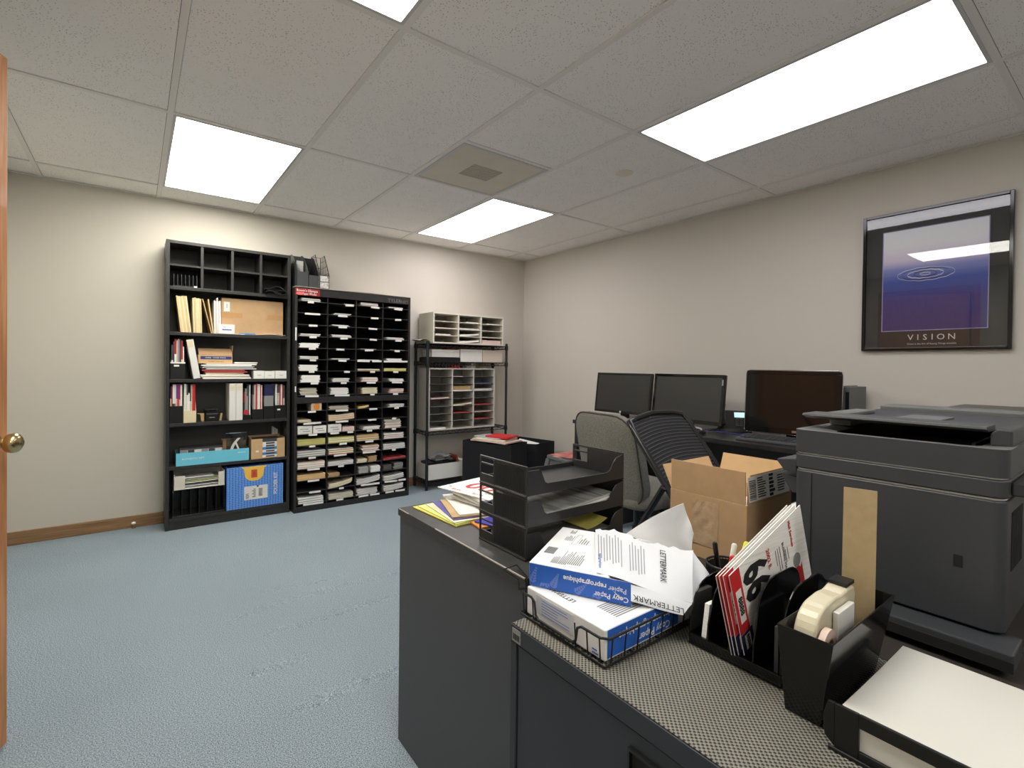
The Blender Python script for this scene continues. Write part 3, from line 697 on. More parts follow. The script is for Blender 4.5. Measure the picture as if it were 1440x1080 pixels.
MB().box(cx0, cx0+.075, -.2415, -.2385, z, z+.148).build('front_flap', CARDB_IN, t); MB().box(cx1-.055, cx1, -.2415, -.2385, z, z+.145).build('front_flap', CARDB_IN, t)
MB().box(cx0+.03, cx0+.05, -.2424, -.2418, z+.05, z+.062).build('sticker', WHITE, t)
PB = mat('photo_pack_blue', (86, 136, 190), .4)
for i in range(7):
    b = MB(); zz = z+.004+i*.0195
    if i < 4: b.box(cx0+.006, cx1-.006, -.232, -.07, zz, zz+.019, 0 if i % 2 else 1)
    else: b.box(cx0+.006, cx1-.02, -.229, -.07, zz, zz+.019, 1 if i < 6 else 2)
    b.box(cx0+.10, cx0+.16, -.2328, -.2322, zz+.004, zz+.014, 2)
    tag(b.build('paper_pack', [PB, WHITE, DARKP]), 'flat photo paper pack stacked in the brown open-front carton', 'paper pack', 'photo packs in the open-front carton')
for i in range(5):
    tag(MB().box(-2.576+.009*i, -2.569+.009*i, -.058, -.0285, z, z+.215-.006*i).build('white_envelope', P_WHITE if i % 2 else WHITE2), 'white envelope standing upright behind the brown open-front carton', 'envelope', 'upright envelopes on the fifth level')

# bottom level
z = SH['bot']+E_
t = thing('vertical_sorter', 'wide black file sorter on the bottom bookcase level, mostly empty', 'file sorter', (-3.06, -.14, z), world=True)
x0, x1 = -3.235, -2.922
MB().box(x0, x1, -.242, -.05, z, z+.012).build('base', BLK_PLASTIC, t, bevel=.002)
for i in range(7):
    x = x0+.003+(x1-x0-.008)*i/6; MB().prism([(-.236, z+.0125), (-.055, z+.0125), (-.055, z+.19), (-.222, z+.19), (-.236, z+.176)], 'x', x, x+.003).build('divider', BLK_PLASTIC, t)
MB().box(x0, x1, -.054, -.051, z+.0125, z+.191).build('back_panel', BLK_PLASTIC, t)
t = thing('white_box_tray', 'white open-front tray of papers on top of the wide black sorter', 'box', (-3.06, -.14, z+.192), world=True)
zt = z+.1925; x0, x1 = -3.225, -2.925
MB().box(x0, x1, -.243, -.05, zt, zt+.004).box(x0, x0+.003, -.243, -.05, zt+.004, zt+.105).box(x1-.003, x1, -.243, -.05, zt+.004, zt+.105).box(x0+.003, x1-.003, -.054, -.05, zt+.004, zt+.105).build('body', WHITE2, t)
MB().box(x0, x0+.062, -.2465, -.2435, zt, zt+.095).build('front_flap', CREAM, t); MB().box(x1-.038, x1, -.2465, -.2435, zt, zt+.1).build('front_flap', CREAM, t)
for i in range(7):
    M = Matrix.Translation((-3.075+random.uniform(-.01, .01), -.145, zt+.006+i*.011)) @ Matrix.Rotation(random.uniform(-.08, .08)*(0 if i < 1 else 1)*.5, 4, 'Y')
    hw = .12 if i < 6 else .09
    tag(MB().box(-hw, hw, -.085, .085, 0, .0045, M=M).build('document', [P_GREY, P_WHITE, P_DARK, P_WHITE, GREENP, P_GREY, P_WHITE][i]), 'loose document lying in the white open-front tray, bottom level', 'document', 'documents in the white tray')
t = thing('folder_kit_box', 'blue and yellow folder kit box standing on the bottom bookcase level', 'box', (-2.72, -.14, z), world=True)
x0, x1, zh = -2.912, -2.532, z+.305
def kit():
    m = mat('kit_blue', (64, 112, 200), .4); nt = m.node_tree; b = nt.nodes['Principled BSDF']
    tc = nt.nodes.new('ShaderNodeTexCoord'); mp = nt.nodes.new('ShaderNodeMapping'); mp.inputs['Scale'].default_value = (52, 78, 1); sp = nt.nodes.new('ShaderNodeSeparateXYZ'); cb_ = nt.nodes.new('ShaderNodeCombineXYZ'); nt.links.new(tc.outputs['Object'], sp.inputs[0]); nt.links.new(sp.outputs['X'], cb_.inputs['X']); nt.links.new(sp.outputs['Z'], cb_.inputs['Y'])
    v = nt.nodes.new('ShaderNodeTexVoronoi'); v.voronoi_dimensions = '2D'; v.inputs['Scale'].default_value = 1; v.inputs['Randomness'].default_value = .12
    r = nt.nodes.new('ShaderNodeValToRGB'); r.color_ramp.elements[0].position = .26; r.color_ramp.elements[1].position = .34
    r.color_ramp.elements[0].color = (*lin((58, 96, 176)), 1); r.color_ramp.elements[1].color = (*lin((104, 158, 232)), 1)
    nt.links.new(cb_.outputs[0], mp.inputs['Vector']); nt.links.new(mp.outputs['Vector'], v.inputs['Vector']); nt.links.new(v.outputs['Distance'], r.inputs['Fac']); nt.links.new(r.outputs['Color'], b.inputs['Base Color'])
    return m
MB().box(x0, x1, -.243, -.10, z, zh).build('body', kit(), t, bevel=.0015)
pts = [(-2.820, zh-.001), (-2.800, zh-.018), (-2.796, zh-.05)]+[(-2.732+.064*math.cos(PI+PI*k/10), zh-.055+.055*math.sin(PI+PI*k/10)) for k in range(1, 10)]+[(-2.668, zh-.05), (-2.664, zh-.018), (-2.644, zh-.001)]
MB().prism(pts, 'y', -.2437, -.2432).build('yellow_bay', mat('kit_yellow', (244, 196, 84), .45), t)
MB().box(-2.752, -2.712, -.2443, -.2439, zh-.085, zh-.025).build('red_emblem', mat('kit_red', (206, 84, 62), .5), t)
text('TOPS', .013, (-2.732, -.2446, zh-.056), (0,0,1), (-1,0,0), INK, t)
MB().box(-2.798, -2.640, -.2440, -.2434, z+.058, z+.158).build('shipping_label', WHITE2, t)
b = MB()
for i in range(10): b.box(-2.702, -2.676, -.2444, -.2441, z+.078+.006*i, z+.0812+.006*i)
for i in range(6): b.box(-2.745+.009*(i % 2), -2.722, -.2444, -.2441, z+.075+.011*i, z+.080+.011*i); 
for i in range(5): b.box(-2.788, -2.770+.003*(i % 3), -.2444, -.2441, z+.068+.008*i, z+.0715+.008*i)
b.box(-2.715, -2.702, -.2444, -.2441, z+.148, z+.158); b.build('label_print', INK, t)
text('FOLDER KIT', .036, (-2.585, -.2436, z+.16), (0,0,1), (-1,0,0), mat('kit_silver', (216, 218, 222), .4), t, sx=.85, bold=.001)

# ------------------------------------------------------------------ tall black literature sorter, two units one on the other
TX0, TX1, TY0, TT = -2.470, -1.515, -.310, 1.742
TW = thing('literature_sorter', 'tall black literature sorter of four columns packed with paper, beside the bookcase', 'literature sorter', (-1.99, -.16, 0), world=True)
for a, b in ((TX0, TX0+.018), (TX1-.018, TX1)): MB().box(a, b, TY0, -.02, .001, TT).build('side_panel', BLK_LAM, TW, bevel=.001)
MB().box(TX0+.0183, TX1-.0183, -.028, -.0205, .002, TT-.001).build('back_panel', BLK_MATTE, TW)
MB().box(TX0+.0183, TX1-.0183, TY0+.001, -.0285, TT-.016, TT-.001).build('top_panel', BLK_LAM, TW)
MB().box(TX0+.0183, TX1-.0183, TY0, TY0+.015, TT-.062, TT-.0165).build('header', BLK_LAM, TW)
MB().box(TX0+.0183, TX1-.0183, TY0, TY0+.015, .001, .045).build('plinth', BLK_LAM, TW)
MB().box(TX0+.0183, TX1-.0183, TY0, TY0+.015, .845, .893).build('middle_rail', BLK_LAM, TW)
MB().box(TX0-.0, TX1+.0, TY0-.004, -.02, TT+.0005, TT+.004).build('top_sheet', mat('tower_top', (190, 180, 166), .6), TW)
ix0, ix1 = TX0+.0183, TX1-.0183; cw = (ix1-ix0)/4
for i in (1, 2, 3):
    x = ix0+cw*i; MB().box(x-.0035, x+.0035, TY0+.012, -.0285, .046, .844).build('divider', BLK_LAM, TW); MB().box(x-.0035, x+.0035, TY0+.012, -.0285, .894, TT-.0165).build('divider', BLK_LAM, TW)
RZ = [1.638-.0902*i for i in range(9)]+[.785-.0902*i for i in range(9)]
RZ[8] = .907
SHELF = mat('sorter_shelf', (58, 58, 60), .3)
for z in RZ:
    b = MB()
    for c in range(4): b.box(ix0+cw*c+(.004 if c else .0003), ix0+cw*(c+1)-(.004 if c < 3 else .0003), TY0+.004, -.029, z-.004, z)
    b.build('shelf', SHELF, TW)
text('Bowen\'s Olympia', .026, (TX0+.088, TY0-.0012, TT-.026), (1,0,0), (0,0,1), INKW, TW, sx=.85)
text('Paper Works', .026, (TX0+.105, TY0-.0012, TT-.050), (1,0,0), (0,0,1), INKW, TW, sx=.75)
MB().box(TX0+.003, TX0+.182, TY0-.001, TY0-.0003, TT-.062, TT-.010).build('red_sign', mat('sign_red', (150, 34, 36), .5), TW)
MB().prism([(TX0+.035+.028*math.cos(2*PI*k/24), TT-.050+.011*math.sin(2*PI*k/24)) for k in range(24)], 'y', TY0-.0016, TY0-.0011).build('sign_oval', mat('sign_oval', (238, 110, 104), .5), TW)
text('TYLER', .040, (TX1-.150, TY0-.0008, TT-.040), (1,0,0), (0,0,1), mat('maker_grey', (128, 126, 120), .4), TW, sx=1.1)
text('NET', .034, (TX1-.055, TY0-.0008, TT-.043), (1,0,0), (0,0,1), mat('maker_tan', (120, 98, 70), .4), TW, sx=1.1)
MB().box(TX0+.002, TX0+.012, TY0-.0012, TY0-.0003, 1.33, 1.43).build('side_tag', WHITE, TW); MB().box(TX0+.002, TX0+.010, TY0-.0012, TY0-.0003, .935, .978).build('side_tag', WHITE, TW)
ROWN = ['top row', 'second row', 'third row', 'fourth row', 'fifth row', 'sixth row', 'seventh row', 'eighth row', 'ninth row', 'tenth row', 'eleventh row', 'twelfth row', 'thirteenth row', 'fourteenth row', 'fifteenth row', 'sixteenth row', 'seventeenth row', 'bottom row']
COLN = ['bookcase-side column', 'second column from bookcase', 'third column from bookcase', 'rack-side column']
CN = dict(w='white', c='cream', y='yellow', p='pink', g='grey', d='dark grey', m='manila', t='tan', r='dull red', G='green', o='orange')
# (row, column): list of (from, to across the cell, height, colours, curve)
T = {(0,0): [(.10,.80,.024,'wwg',0)], (0,1): [(.55,.98,.003,'w',0)], (0,2): [(.12,.85,.028,'pgw',0)], (0,3): [(.2,.85,.012,'gw',0)],
 (1,1): [(.2,.85,.014,'wg',0)], (2,1): [(.15,.8,.011,'gw',0)],
 (3,0): [(.06,.8,.018,'wg',0)], (3,1): [(.1,.85,.020,'gw',0)], (3,3): [(.12,.88,.018,'wg',0)],
 (4,0): [(.05,.75,.036,'w',0)], (4,2): [(.15,.8,.005,'g',0)], (4,3): [(.3,.95,.003,'g',0)],
 (5,0): [(.03,.7,.023,'gw',0)], (5,1): [(.1,.78,.010,'gw',0)], (5,2): [(.03,.9,.004,'w',0)], (5,3): [(.14,.8,.018,'w',0)],
 (6,0): [(.03,.7,.046,'w',0)], (6,2): [(.04,.95,.016,'mtw',0)], (6,3): [(.03,.98,.023,'y',0)],
 (7,0): [(.1,.78,.055,'w',0)], (7,1): [(.15,.8,.030,'gw',0)], (7,2): [(.2,.85,.036,'pwp',0)], (7,3): [(.25,.88,.024,'w',0)],
 (8,0): [(.08,.7,.054,'gc',0)], (8,1): [(.1,.78,.052,'w',0)], (8,2): [(.2,.84,.050,'c',0)], (8,3): [(.28,.9,.036,'p',0)],
 (9,0): [], (9,1): [(.03,.78,.030,'cg',0)], (9,2): [(.05,.5,.016,'mG',.012)], (9,3): [(.24,.9,.026,'wg',0)],
 (10,0): [(.0,.5,.020,'c',0)], (10,1): [(.02,.98,.045,'mcp',.012)],
 (11,2): [(.28,.98,.026,'w',0)], (11,3): [(.08,.8,.075,'pwc',0)],
 (12,0): [(.01,.99,.046,'y',0)], (12,1): [(.02,.99,.046,'yyw',0)], (12,2): [(.02,.92,.050,'cmt',0)], (12,3): [(.04,.9,.048,'pwg',0)],
 (13,0): [(.01,.99,.046,'gwg',0)], (13,1): [(.02,.96,.042,'rwG',0)], (13,2): [(.22,.92,.052,'wpt',0)], (13,3): [(.02,.95,.046,'wg',0)],
 (14,0): [(.01,.96,.050,'wcp',0)], (14,1): [(.02,.97,.036,'wg',0)], (14,2): [(.02,.44,.028,'c',0), (.46,.82,.046,'t',0)], (14,3): [(.02,.98,.012,'r',.006)],
 (15,0): [(.0,.98,.042,'m',0)], (15,1): [(.0,.45,.034,'t',0)], (15,2): [(.1,.52,.054,'g',0), (.56,.98,.052,'w',0)], (15,3): [(.03,.44,.044,'d',0), (.48,.9,.052,'gd',0)],
 (16,1): [(.03,.92,.036,'c',.03)], (16,2): [(.02,.95,.044,'wg',.022)], (16,3): [(.03,.9,.036,'gw',.016)],
 (17,0): [(.02,.92,.046,'wwg',0)], (17,1): [(.04,.97,.044,'cg',0)], (17,2): [(.02,.86,.048,'wg',0)], (17,3): [(.02,.88,.044,'gw',.012)]}
for (r, c), items in sorted(T.items()):
    for q, (a, b_, h, cols, cv) in enumerate(items):
        x0 = ix0+cw*c+.006+(cw-.012)*a; x1 = ix0+cw*c+.006+(cw-.012)*b_; n = max(2, min(9, int(h/.006)+1))
        jx = min(.006, .5*(1-(b_-a))*cw*.3+.0012)
        side = '' if len(items) == 1 else (' bookcase-side' if q == 0 else ' rack-side')
        lab = '%s%s paper stack in %s, %s, tall black sorter' % (' and '.join(dict.fromkeys(CN[k] for k in cols[:2])), side, ROWN[r], COLN[c])
        stack(x0+jx, x1-jx, TY0+.006+(random.random()*.02 if not cv else 0), -.05, RZ[r]+E_, cols, n, h/n, lab, jx=jx, jr=.0 if b_-a > .85 else .02, curve=cv, seed=r*7+c)
# boxes that stand in the sorter
def smallbox(label, c, r, a, b_, h, m, lines=0, name='card_box', cat='box'):
    x0 = ix0+cw*c+.004+(cw-.008)*a; x1 = ix0+cw*c+.004+(cw-.008)*b_; z = RZ[r]+E_
    t = thing(name, label, cat, ((x0+x1)/2, -.2, z), world=True)
    MB().box(x0, x1, TY0+.006, -.15, z, z+h).build('body', m, t, bevel=.001)
    if lines:
        q = MB()
        for k in range(2): q.box(x0+(x1-x0)*(.15+.2*k), x0+(x1-x0)*(.75+.1*k), TY0+.0052, TY0+.0058, z+h*(.58-.28*k), z+h*(.66-.28*k))
        q.build('handwriting', INKG, t)
    return t
t = smallbox('small orange patterned box in the tenth row of the tall black sorter', 0, 9, .46, .82, .056, mat('orange_box', (206, 190, 168), .5))
bx = ix0+cw*.64; MB().prism([(bx+.024*math.cos(2*PI*k/20), RZ[9]+.029+.024*math.sin(2*PI*k/20)) for k in range(20)], 'y', TY0+.0048, TY0+.0056).build('orange_disc', ORANGE, t)
smallbox('white handwritten card box in the twelfth row of the black sorter, bookcase side', 0, 11, .02, .50, .062, WHITE2, 1)
smallbox('white handwritten card box, second along the twelfth row of the black sorter', 0, 11, .54, .99, .058, WHITE, 1)
smallbox('white card box beside the pink cards in the twelfth row', 1, 11, .02, .49, .062, WHITE2, 1)
stack(ix0+cw*1.53, ix0+cw*1.95, TY0+.008, -.12, RZ[11]+E_, 'p', 5, .0075, 'pink card stack beside the white card box in the twelfth row', jx=.0005, jr=0, name='card_stack', cat='card stack')
# white shelf labels
lab = {0: [(0,.42,.20),(1,.74,.30),(2,.68,.32),(3,.58,.32)], 1: [(0,.48,.50),(1,.5,.33),(2,.66,.28),(3,.58,.25)], 2: [(0,.5,.28),(1,.5,.3),(2,.6,.32)], 3: [(0,.5,.24),(1,.55,.26),(2,.62,.27),(3,.6,.25)],
       4: [(0,.48,.23),(1,.42,.28),(2,.46,.32),(3,.55,.2)], 5: [(0,.5,.2),(1,.5,.28),(2,.26,.46),(2,.76,.36),(3,.5,.95)], 6: [(0,.46,.18),(1,.66,.2),(2,.6,.18),(3,.5,.2)], 7: [(0,.56,.25),(1,.55,.2),(2,.55,.34),(3,.56,.42)],
       8: [(0,.48,.44),(1,.5,.52),(2,.6,.16),(3,.5,.2)], 9: [(0,.48,.26),(1,.5,.44),(2,.64,.3),(3,.55,.18)], 10: [(0,.5,.58),(1,.5,.44),(2,.6,.32),(3,.45,.17)], 11: [(0,.52,.28),(1,.25,.3),(1,.8,.2),(2,.5,.2),(3,.45,.16)],
       12: [(0,.5,.2),(1,.55,.26),(2,.5,.3)], 13: [(0,.5,.24),(1,.45,.44),(2,.5,.48),(3,.45,.15)], 14: [(0,.55,.4),(1,.48,.2)], 15: [(0,.55,.38)], 16: [(0,.6,.38),(1,.5,.16),(2,.55,.70),(3,.35,.5),(3,.8,.3)], 17: [(0,.55,.66),(1,.45,.24),(2,.3,.36),(2,.72,.36),(3,.3,.32),(3,.72,.38)]}
for r, ls in lab.items():
    for c, f, w in ls:
        x = ix0+cw*(c+f); ww = cw*w/2; M = Matrix.Translation((x, TY0, RZ[r]-.0075)) @ Matrix.Rotation(random.uniform(-.03, .03), 4, 'Y')
        MB().box(-ww, ww, -.001, -.0003, -.0075, .0075, M=M).build('shelf_label', WHITE, TW)
# paper lying on top, magazine racks on top
tag(MB().sheet(lambda u, v: (-2.19+.60*u, -.30+.20*v, TT+.0055+.004*math.sin(PI*u)), 10, 3, .0012).build('flat_sheet', WHITE2), 'long white sheet lying flat on top of the tall black sorter', 'sheet')
z = TT+.0048
WIRE = mat('dark_wire', (44, 44, 46), .35)
def magrack(x0, x1, y0, y1, h, low, label, m):
    t = thing('magazine_rack', label, 'magazine rack', ((x0+x1)/2, (y0+y1)/2, z), world=True)
    prof = [(y0, z), (y1, z), (y1, z+h), (y1-.05, z+h), (y1-.10, z+h*.93), (y0+.04, z+low*1.5), (y0, z+low)]
    MB().prism(prof, 'x', x0, x0+.002).prism(prof, 'x', x1-.002, x1).box(x0+.002, x1-.002, y1-.002, y1, z, z+h).box(x0+.002, x1-.002, y0+.002, y1-.002, z, z+.002).build('body', m, t)
    MB().box(x0+.0005, x1-.0005, y0-.0005, y0+.0018, z, z+low).build('front_panel', DGREY, t, bevel=.0005)
    return t
magrack(-2.452, -2.372, -.30, -.06, .275, .115, 'dark grey magazine rack on top of the black sorter, beside the bookcase', mat('rack_smoke', (58, 60, 62), .35))
magrack(-2.368, -2.292, -.30, -.06, .27, .095, 'dark magazine rack on top of the black sorter, middle of the three', mat('rack_black', (40, 40, 42), .35))
t = thing('wire_magazine_rack', 'black wire magazine rack with a sloping side on top of the black sorter', 'magazine rack', (-2.25, -.18, z), world=True)
for x in (-2.286, -2.214):
    b = MB(); prof = [(-.30, z+.004), (-.30, z+.105), (-.17, z+.285), (-.06, z+.285), (-.06, z+.004)]
    b.tube([(x, p[0], p[1]) for p in prof], .0028, 6, closed=True)
    for k in range(1, 9):
        y = -.30+.24*k/9; top = z+min(.285, .105+.18*(y+.30)/.13); b.tube([(x, y, z+.004), (x, y, top)], .0015, 5)
    for zz in (.07, .13, .19, .245):
        ys = -.30 if zz <= .105 else -.30+.13*(zz-.105)/.18; b.tube([(x, ys, z+zz), (x, -.06, z+zz)], .0015, 5)
    b.build('wire_side', WIRE, t)
b = MB()
for k in range(7): b.tube([(-2.286, -.06-.04*k, z+.003), (-2.214, -.06-.04*k, z+.003)], .0015, 5)
for zz in (.105, .055): b.tube([(-2.286, -.30, z+zz), (-2.214, -.30, z+zz)], .002, 5)
for zz in (.285, .2, .1): b.tube([(-2.286, -.06, z+zz), (-2.214, -.06, z+zz)], .002, 5)
b.build('wire_floor', WIRE, t)
tag(MB().box(-2.281, -2.219, -.295, -.292, z+.006, z+.085).build('patterned_card', [mat('patterned_card', (206, 204, 202), .6, noise=.4, nscale=60)]), 'grey patterned card in the wire magazine rack on the black sorter', 'card')
tag(MB().box(-2.279, -2.221, -.27, -.262, z+.006, z+.105).build('booklet', WHITE2), 'white booklet standing in the wire magazine rack on the black sorter', 'booklet')
tag(MB().box(-2.435, -2.385, -.20, -.19, z+.003, z+.215).build('booklet', P_GREY), 'grey booklet in the dark magazine rack nearest the bookcase'.replace('nearest', 'next to'), 'booklet')

# ------------------------------------------------------------------ black wire rack
RX0, RX1, RY0, RY1 = -1.318, -.425, -.262, -.022
WR = thing('wire_rack', 'black wire shelving rack holding paper sorters, in the corner', 'shelving rack', (-.87, -.14, 0), world=True)
for x in (RX0, RX1):
    for y in (RY0, RY1):
        MB().lathe([(.010, .001), (.013, .003), (.013, .02), (.0125, .024), (.0125, 1.372), (.010, 1.378)], (x, y, 0), 12).build('post', BLK_METAL, WR, smooth=40)
RS = [1.352, 1.186, .541, .090]
for z in RS:
    b = MB()
    for y in (RY0, RY1):
        for dz in (0, -.028): b.tube([(RX0+.013, y, z+dz-.004), (RX1-.013, y, z+dz-.004)], .0035, 6)
        n = 26; b.tube([(RX0+.013+(RX1-RX0-.026)*k/n, y, z-.004-(.028 if k % 2 else 0)) for k in range(n+1)], .0022, 5)
    for x in (RX0, RX1):
        for dz in (0, -.028): b.tube([(x, RY0+.013, z+dz-.004), (x, RY1-.013, z+dz-.004)], .0035, 6)
        n = 8; b.tube([(x, RY0+.013+(RY1-RY0-.026)*k/n, z-.004-(.028 if k % 2 else 0)) for k in range(n+1)], .0022, 5)
    for k in range(1, 36):
        x = RX0+(RX1-RX0)*k/36; b.tube([(x, RY0, z-.0022), (x, RY1, z-.0022)], .0018, 5)
    for (x, y) in ((RX0, RY0), (RX1, RY0), (RX0, RY1), (RX1, RY1)): b.lathe([(.0185, z-.04), (.0165, z+.004)], (x, y, 0), 12)
    b.build('wire_shelf', BLK_METAL, WR, smooth=50)

SBACK = mat('sorter_back', (172, 170, 164), .6)
def sorter(label, x0, x1, y0, y1, z0, z1, ncol, nrow, m, edge, fr=.013):
    t = thing('paper_sorter', label, 'paper sorter', ((x0+x1)/2, (y0+y1)/2, z0), world=True)
    MB().box(x0, x0+fr, y0, y1, z0, z1).build('side_panel', m, t); MB().box(x1-fr, x1, y0, y1, z0, z1).build('side_panel', m, t)
    MB().box(x0+fr, x1-fr, y0, y1, z1-fr, z1).build('top_panel', m, t); MB().box(x0+fr, x1-fr, y0, y1, z0, z0+fr).build('bottom_panel', m, t)
    MB().box(x0+fr, x1-fr, y1-.006, y1-.001, z0+fr, z1-fr).build('back_panel', SBACK, t)
    iw = (x1-x0-2*fr); cw = iw/ncol; rh = (z1-z0-2*fr)/nrow
    for i in range(1, ncol): MB().box(x0+fr+cw*i-.006, x0+fr+cw*i+.006, y0+.001, y1-.0065, z0+fr, z1-fr).build('divider', m, t)
    for j in range(1, nrow):
        b = MB()
        for i in range(ncol):
            a = x0+fr+cw*i+(.0063 if i else .0003); c = x0+fr+cw*(i+1)-(.0063 if i < ncol-1 else .0003); b.box(a, c, y0+.0045, y1-.0065, z0+fr+rh*j-.003, z0+fr+rh*j); b.box(a, c, y0+.003, y0+.0043, z0+fr+rh*j-.006, z0+fr+rh*j, 1)
        b.build('shelf', [GREYP if edge is BLK_PLASTIC else m, edge], t)
    return dict(x=lambda i: (x0+fr+cw*i+.008, x0+fr+cw*(i+1)-.008), z=lambda j: z1-fr-rh*(j+1)+(.0008 if j < nrow-1 else .0008), y0=y0, y1=y1)
zt = RS[0]+.0005
S1 = sorter('cream paper sorter of three columns standing on top of the black wire rack', -1.292, -.503, -.315, -.03, zt, zt+.285, 3, 4, CREAM, CREAM)
S2 = sorter('large grey paper sorter of eight rows on the middle wire shelf', -1.296, -.553, -.244, -.03, RS[2]+.0005, RS[2]+.585, 3, 8, LGREY, BLK_PLASTIC)
SN = ['column by the black sorter', 'middle column', 'column by the corner']
RN = ['top row', 'second row', 'third row', 'fourth row', 'fifth row', 'sixth row', 'seventh row', 'bottom row']
def put(S, nm, i, j, h, cols, w=(.04, .96), cv=0., proud=0.):
    a, b_ = S['x'](i); ww = b_-a
    lab = '%s papers in %s, %s, %s paper sorter' % (' and '.join(dict.fromkeys(CN[k] for k in cols[:2])), RN[j], SN[i], nm)
    n = max(1, min(5, int(h/.006)+1))
    stack(a+ww*w[0], a+ww*w[1], S['y0']+.012-proud, S['y1']-.012, S['z'](j), cols, n, h/n, lab, jx=.001, jr=0, curve=cv, name='paper_sheaf', cat='papers')
put(S1, 'cream', 1, 0, .008, 'wg', (.35, .9)); put(S1, 'cream', 0, 1, .004, 'p'); put(S1, 'cream', 1, 1, .010, 'gw'); put(S1, 'cream', 0, 2, .010, 'pw', (.05, .7)); put(S1, 'cream', 1, 2, .016, 'w', (.05, .95), .016)
put(S1, 'cream', 2, 2, .004, 'g'); put(S1, 'cream', 1, 3, .018, 'w', (.03, .95), .016); put(S1, 'cream', 2, 3, .036, 'p'); put(S1, 'cream', 2, 0, .006, 'wg', (.3, .9))
put(S2, 'grey', 2, 1, .006, 'g')
put(S2, 'grey', 1, 2, .010, 'w', (.03, .98)); put(S2, 'grey', 2, 2, .022, 'wg'); put(S2, 'grey', 0, 3, .012, 'p', (.04, .9), .006); put(S2, 'grey', 1, 4, .014, 'cw', (.04, .97), .016)
put(S2, 'grey', 2, 4, .007, 'r'); put(S2, 'grey', 1, 5, .006, 'r'); put(S2, 'grey', 2, 5, .006, 'p'); put(S2, 'grey', 2, 6, .006, 'r'); put(S2, 'grey', 0, 7, .012, 'w', (.03, .75)); put(S2, 'grey', 1, 0, .003, 'w', (.05, .55))
a, b_ = S2['x'](2); tag(MB().box(a, b_, -.238, -.06, S2['z'](1)+.0065, S2['z'](1)+.009).build('blue_folder', mat('blue_folder', (40, 76, 150), .5)), 'blue folder in the second row of the large grey paper sorter', 'folder')
a, b_ = S2['x'](1); tag(MB().box(a, b_, -.2, -.06, S2['z'](2)+.0105, S2['z'](2)+.05).build('tan_envelope', MANILA), 'tan envelope set back in the third row of the large grey sorter', 'envelope')

# between the two top wire shelves
z = RS[1]+.0005
tag(MB().box(-1.295, -.965, -.25, -.05, z, z+.038).box(-1.285, -1.0, -.245, -.06, z+.038, z+.042).build('black_tray', BLK_PLASTIC), 'flat black tray under the white lidded box on the upper wire shelf', 'tray')
t = thing('white_flat_box', 'flat white lidded box on the black tray, upper wire shelf', 'box', (-1.1, -.15, z+.0425), world=True)
MB().box(-1.268, -.975, -.248, -.06, z+.0425, z+.092).build('body', WHITE2, t, bevel=.0015); MB().box(-1.270, -.973, -.250, -.058, z+.0925, z+.113).build('lid', WHITE, t, bevel=.0015)
t = thing('white_box', 'square white box in the middle of the upper wire shelf', 'box', (-.85, -.15, z), world=True)
MB().box(-.962, -.715, -.25, -.05, z, z+.098).build('body', WHITE, t, bevel=.0015); MB().box(-.963, -.714, -.251, -.049, z+.0985, z+.122).build('lid', WHITE, t, bevel=.001)
t = thing('cream_box', 'cream box beside the corner post on the upper wire shelf', 'box', (-.6, -.15, z), world=True)
MB().box(-.708, -.468, -.25, -.05, z, z+.098).build('body', mat('cream_box', (222, 208, 192), .6), t, bevel=.0015); MB().box(-.709, -.467, -.251, -.049, z+.0985, z+.12).build('lid', mat('cream_lid', (226, 214, 198), .6), t, bevel=.001)
tag(MB().box(-1.08, -.92, -.20, -.09, z+.1137, z+.125).build('red_booklet', RED), 'dark red booklet lying on the flat white box under the rack top', 'booklet')
# row of ink bottles on the large grey sorter
z = RS[2]+.585+.0008
for i in range(10):
    x = -1.245+.036*i; red = i in (6, 7, 8)
    t = thing('ink_bottle', 'small %s ink bottle in the row on top of the large grey paper sorter' % ('red' if red else 'black'), 'bottle', (x, -.2, z), group='%s ink bottles' % ('red' if red else 'black'))
    MB().lathe([(.013, 0), (.014, .003), (.014, .022), (.008, .027), (.008, .03)], seg=12).build('bottle_body', RED if red else BLK_PLASTIC, t, smooth=40)
    MB().lathe([(.009, .0303), (.009, .042), (.007, .044)], seg=12).build('bottle_cap', BLK_PLASTIC if not red else DGREY, t, smooth=40)
tag(MB().box(-.875, -.825, -.22, -.17, z, z+.022).build('grey_pad', GREYP), 'small low grey pad on the large grey sorter, next to the grey cube', 'pad')
tag(MB().box(-.820, -.772, -.22, -.17, z, z+.048).build('grey_cube_box', mat('cube_grey', (176, 174, 168), .6)), 'small light grey cube box on top of the large grey sorter', 'box')
# loose papers at the end of the rack top
z = RS[0]+.0008
zr = z
tag(MB().sheet(lambda u, v: (-1.385+.085*u+.01*v, -.24+.2*v, zr+.022+.012*math.sin(3*u+2*v)+.010*u), 8, 6, .0015).box(-1.33, -1.302, -.22, -.05, zr, zr+.018).build('crumpled_paper', P_GREY), 'crumpled grey papers at the end of the rack top, beside the cream sorter', 'papers')
tag(MB().prism([(-1.335, -.262), (-1.296, -.262), (-1.296, -.20), (-1.335, -.20)], 'z', zr+.0185, zr+.021).build('yellow_note', YELLOW), 'yellow note on the rack top beside the cream sorter', 'note')

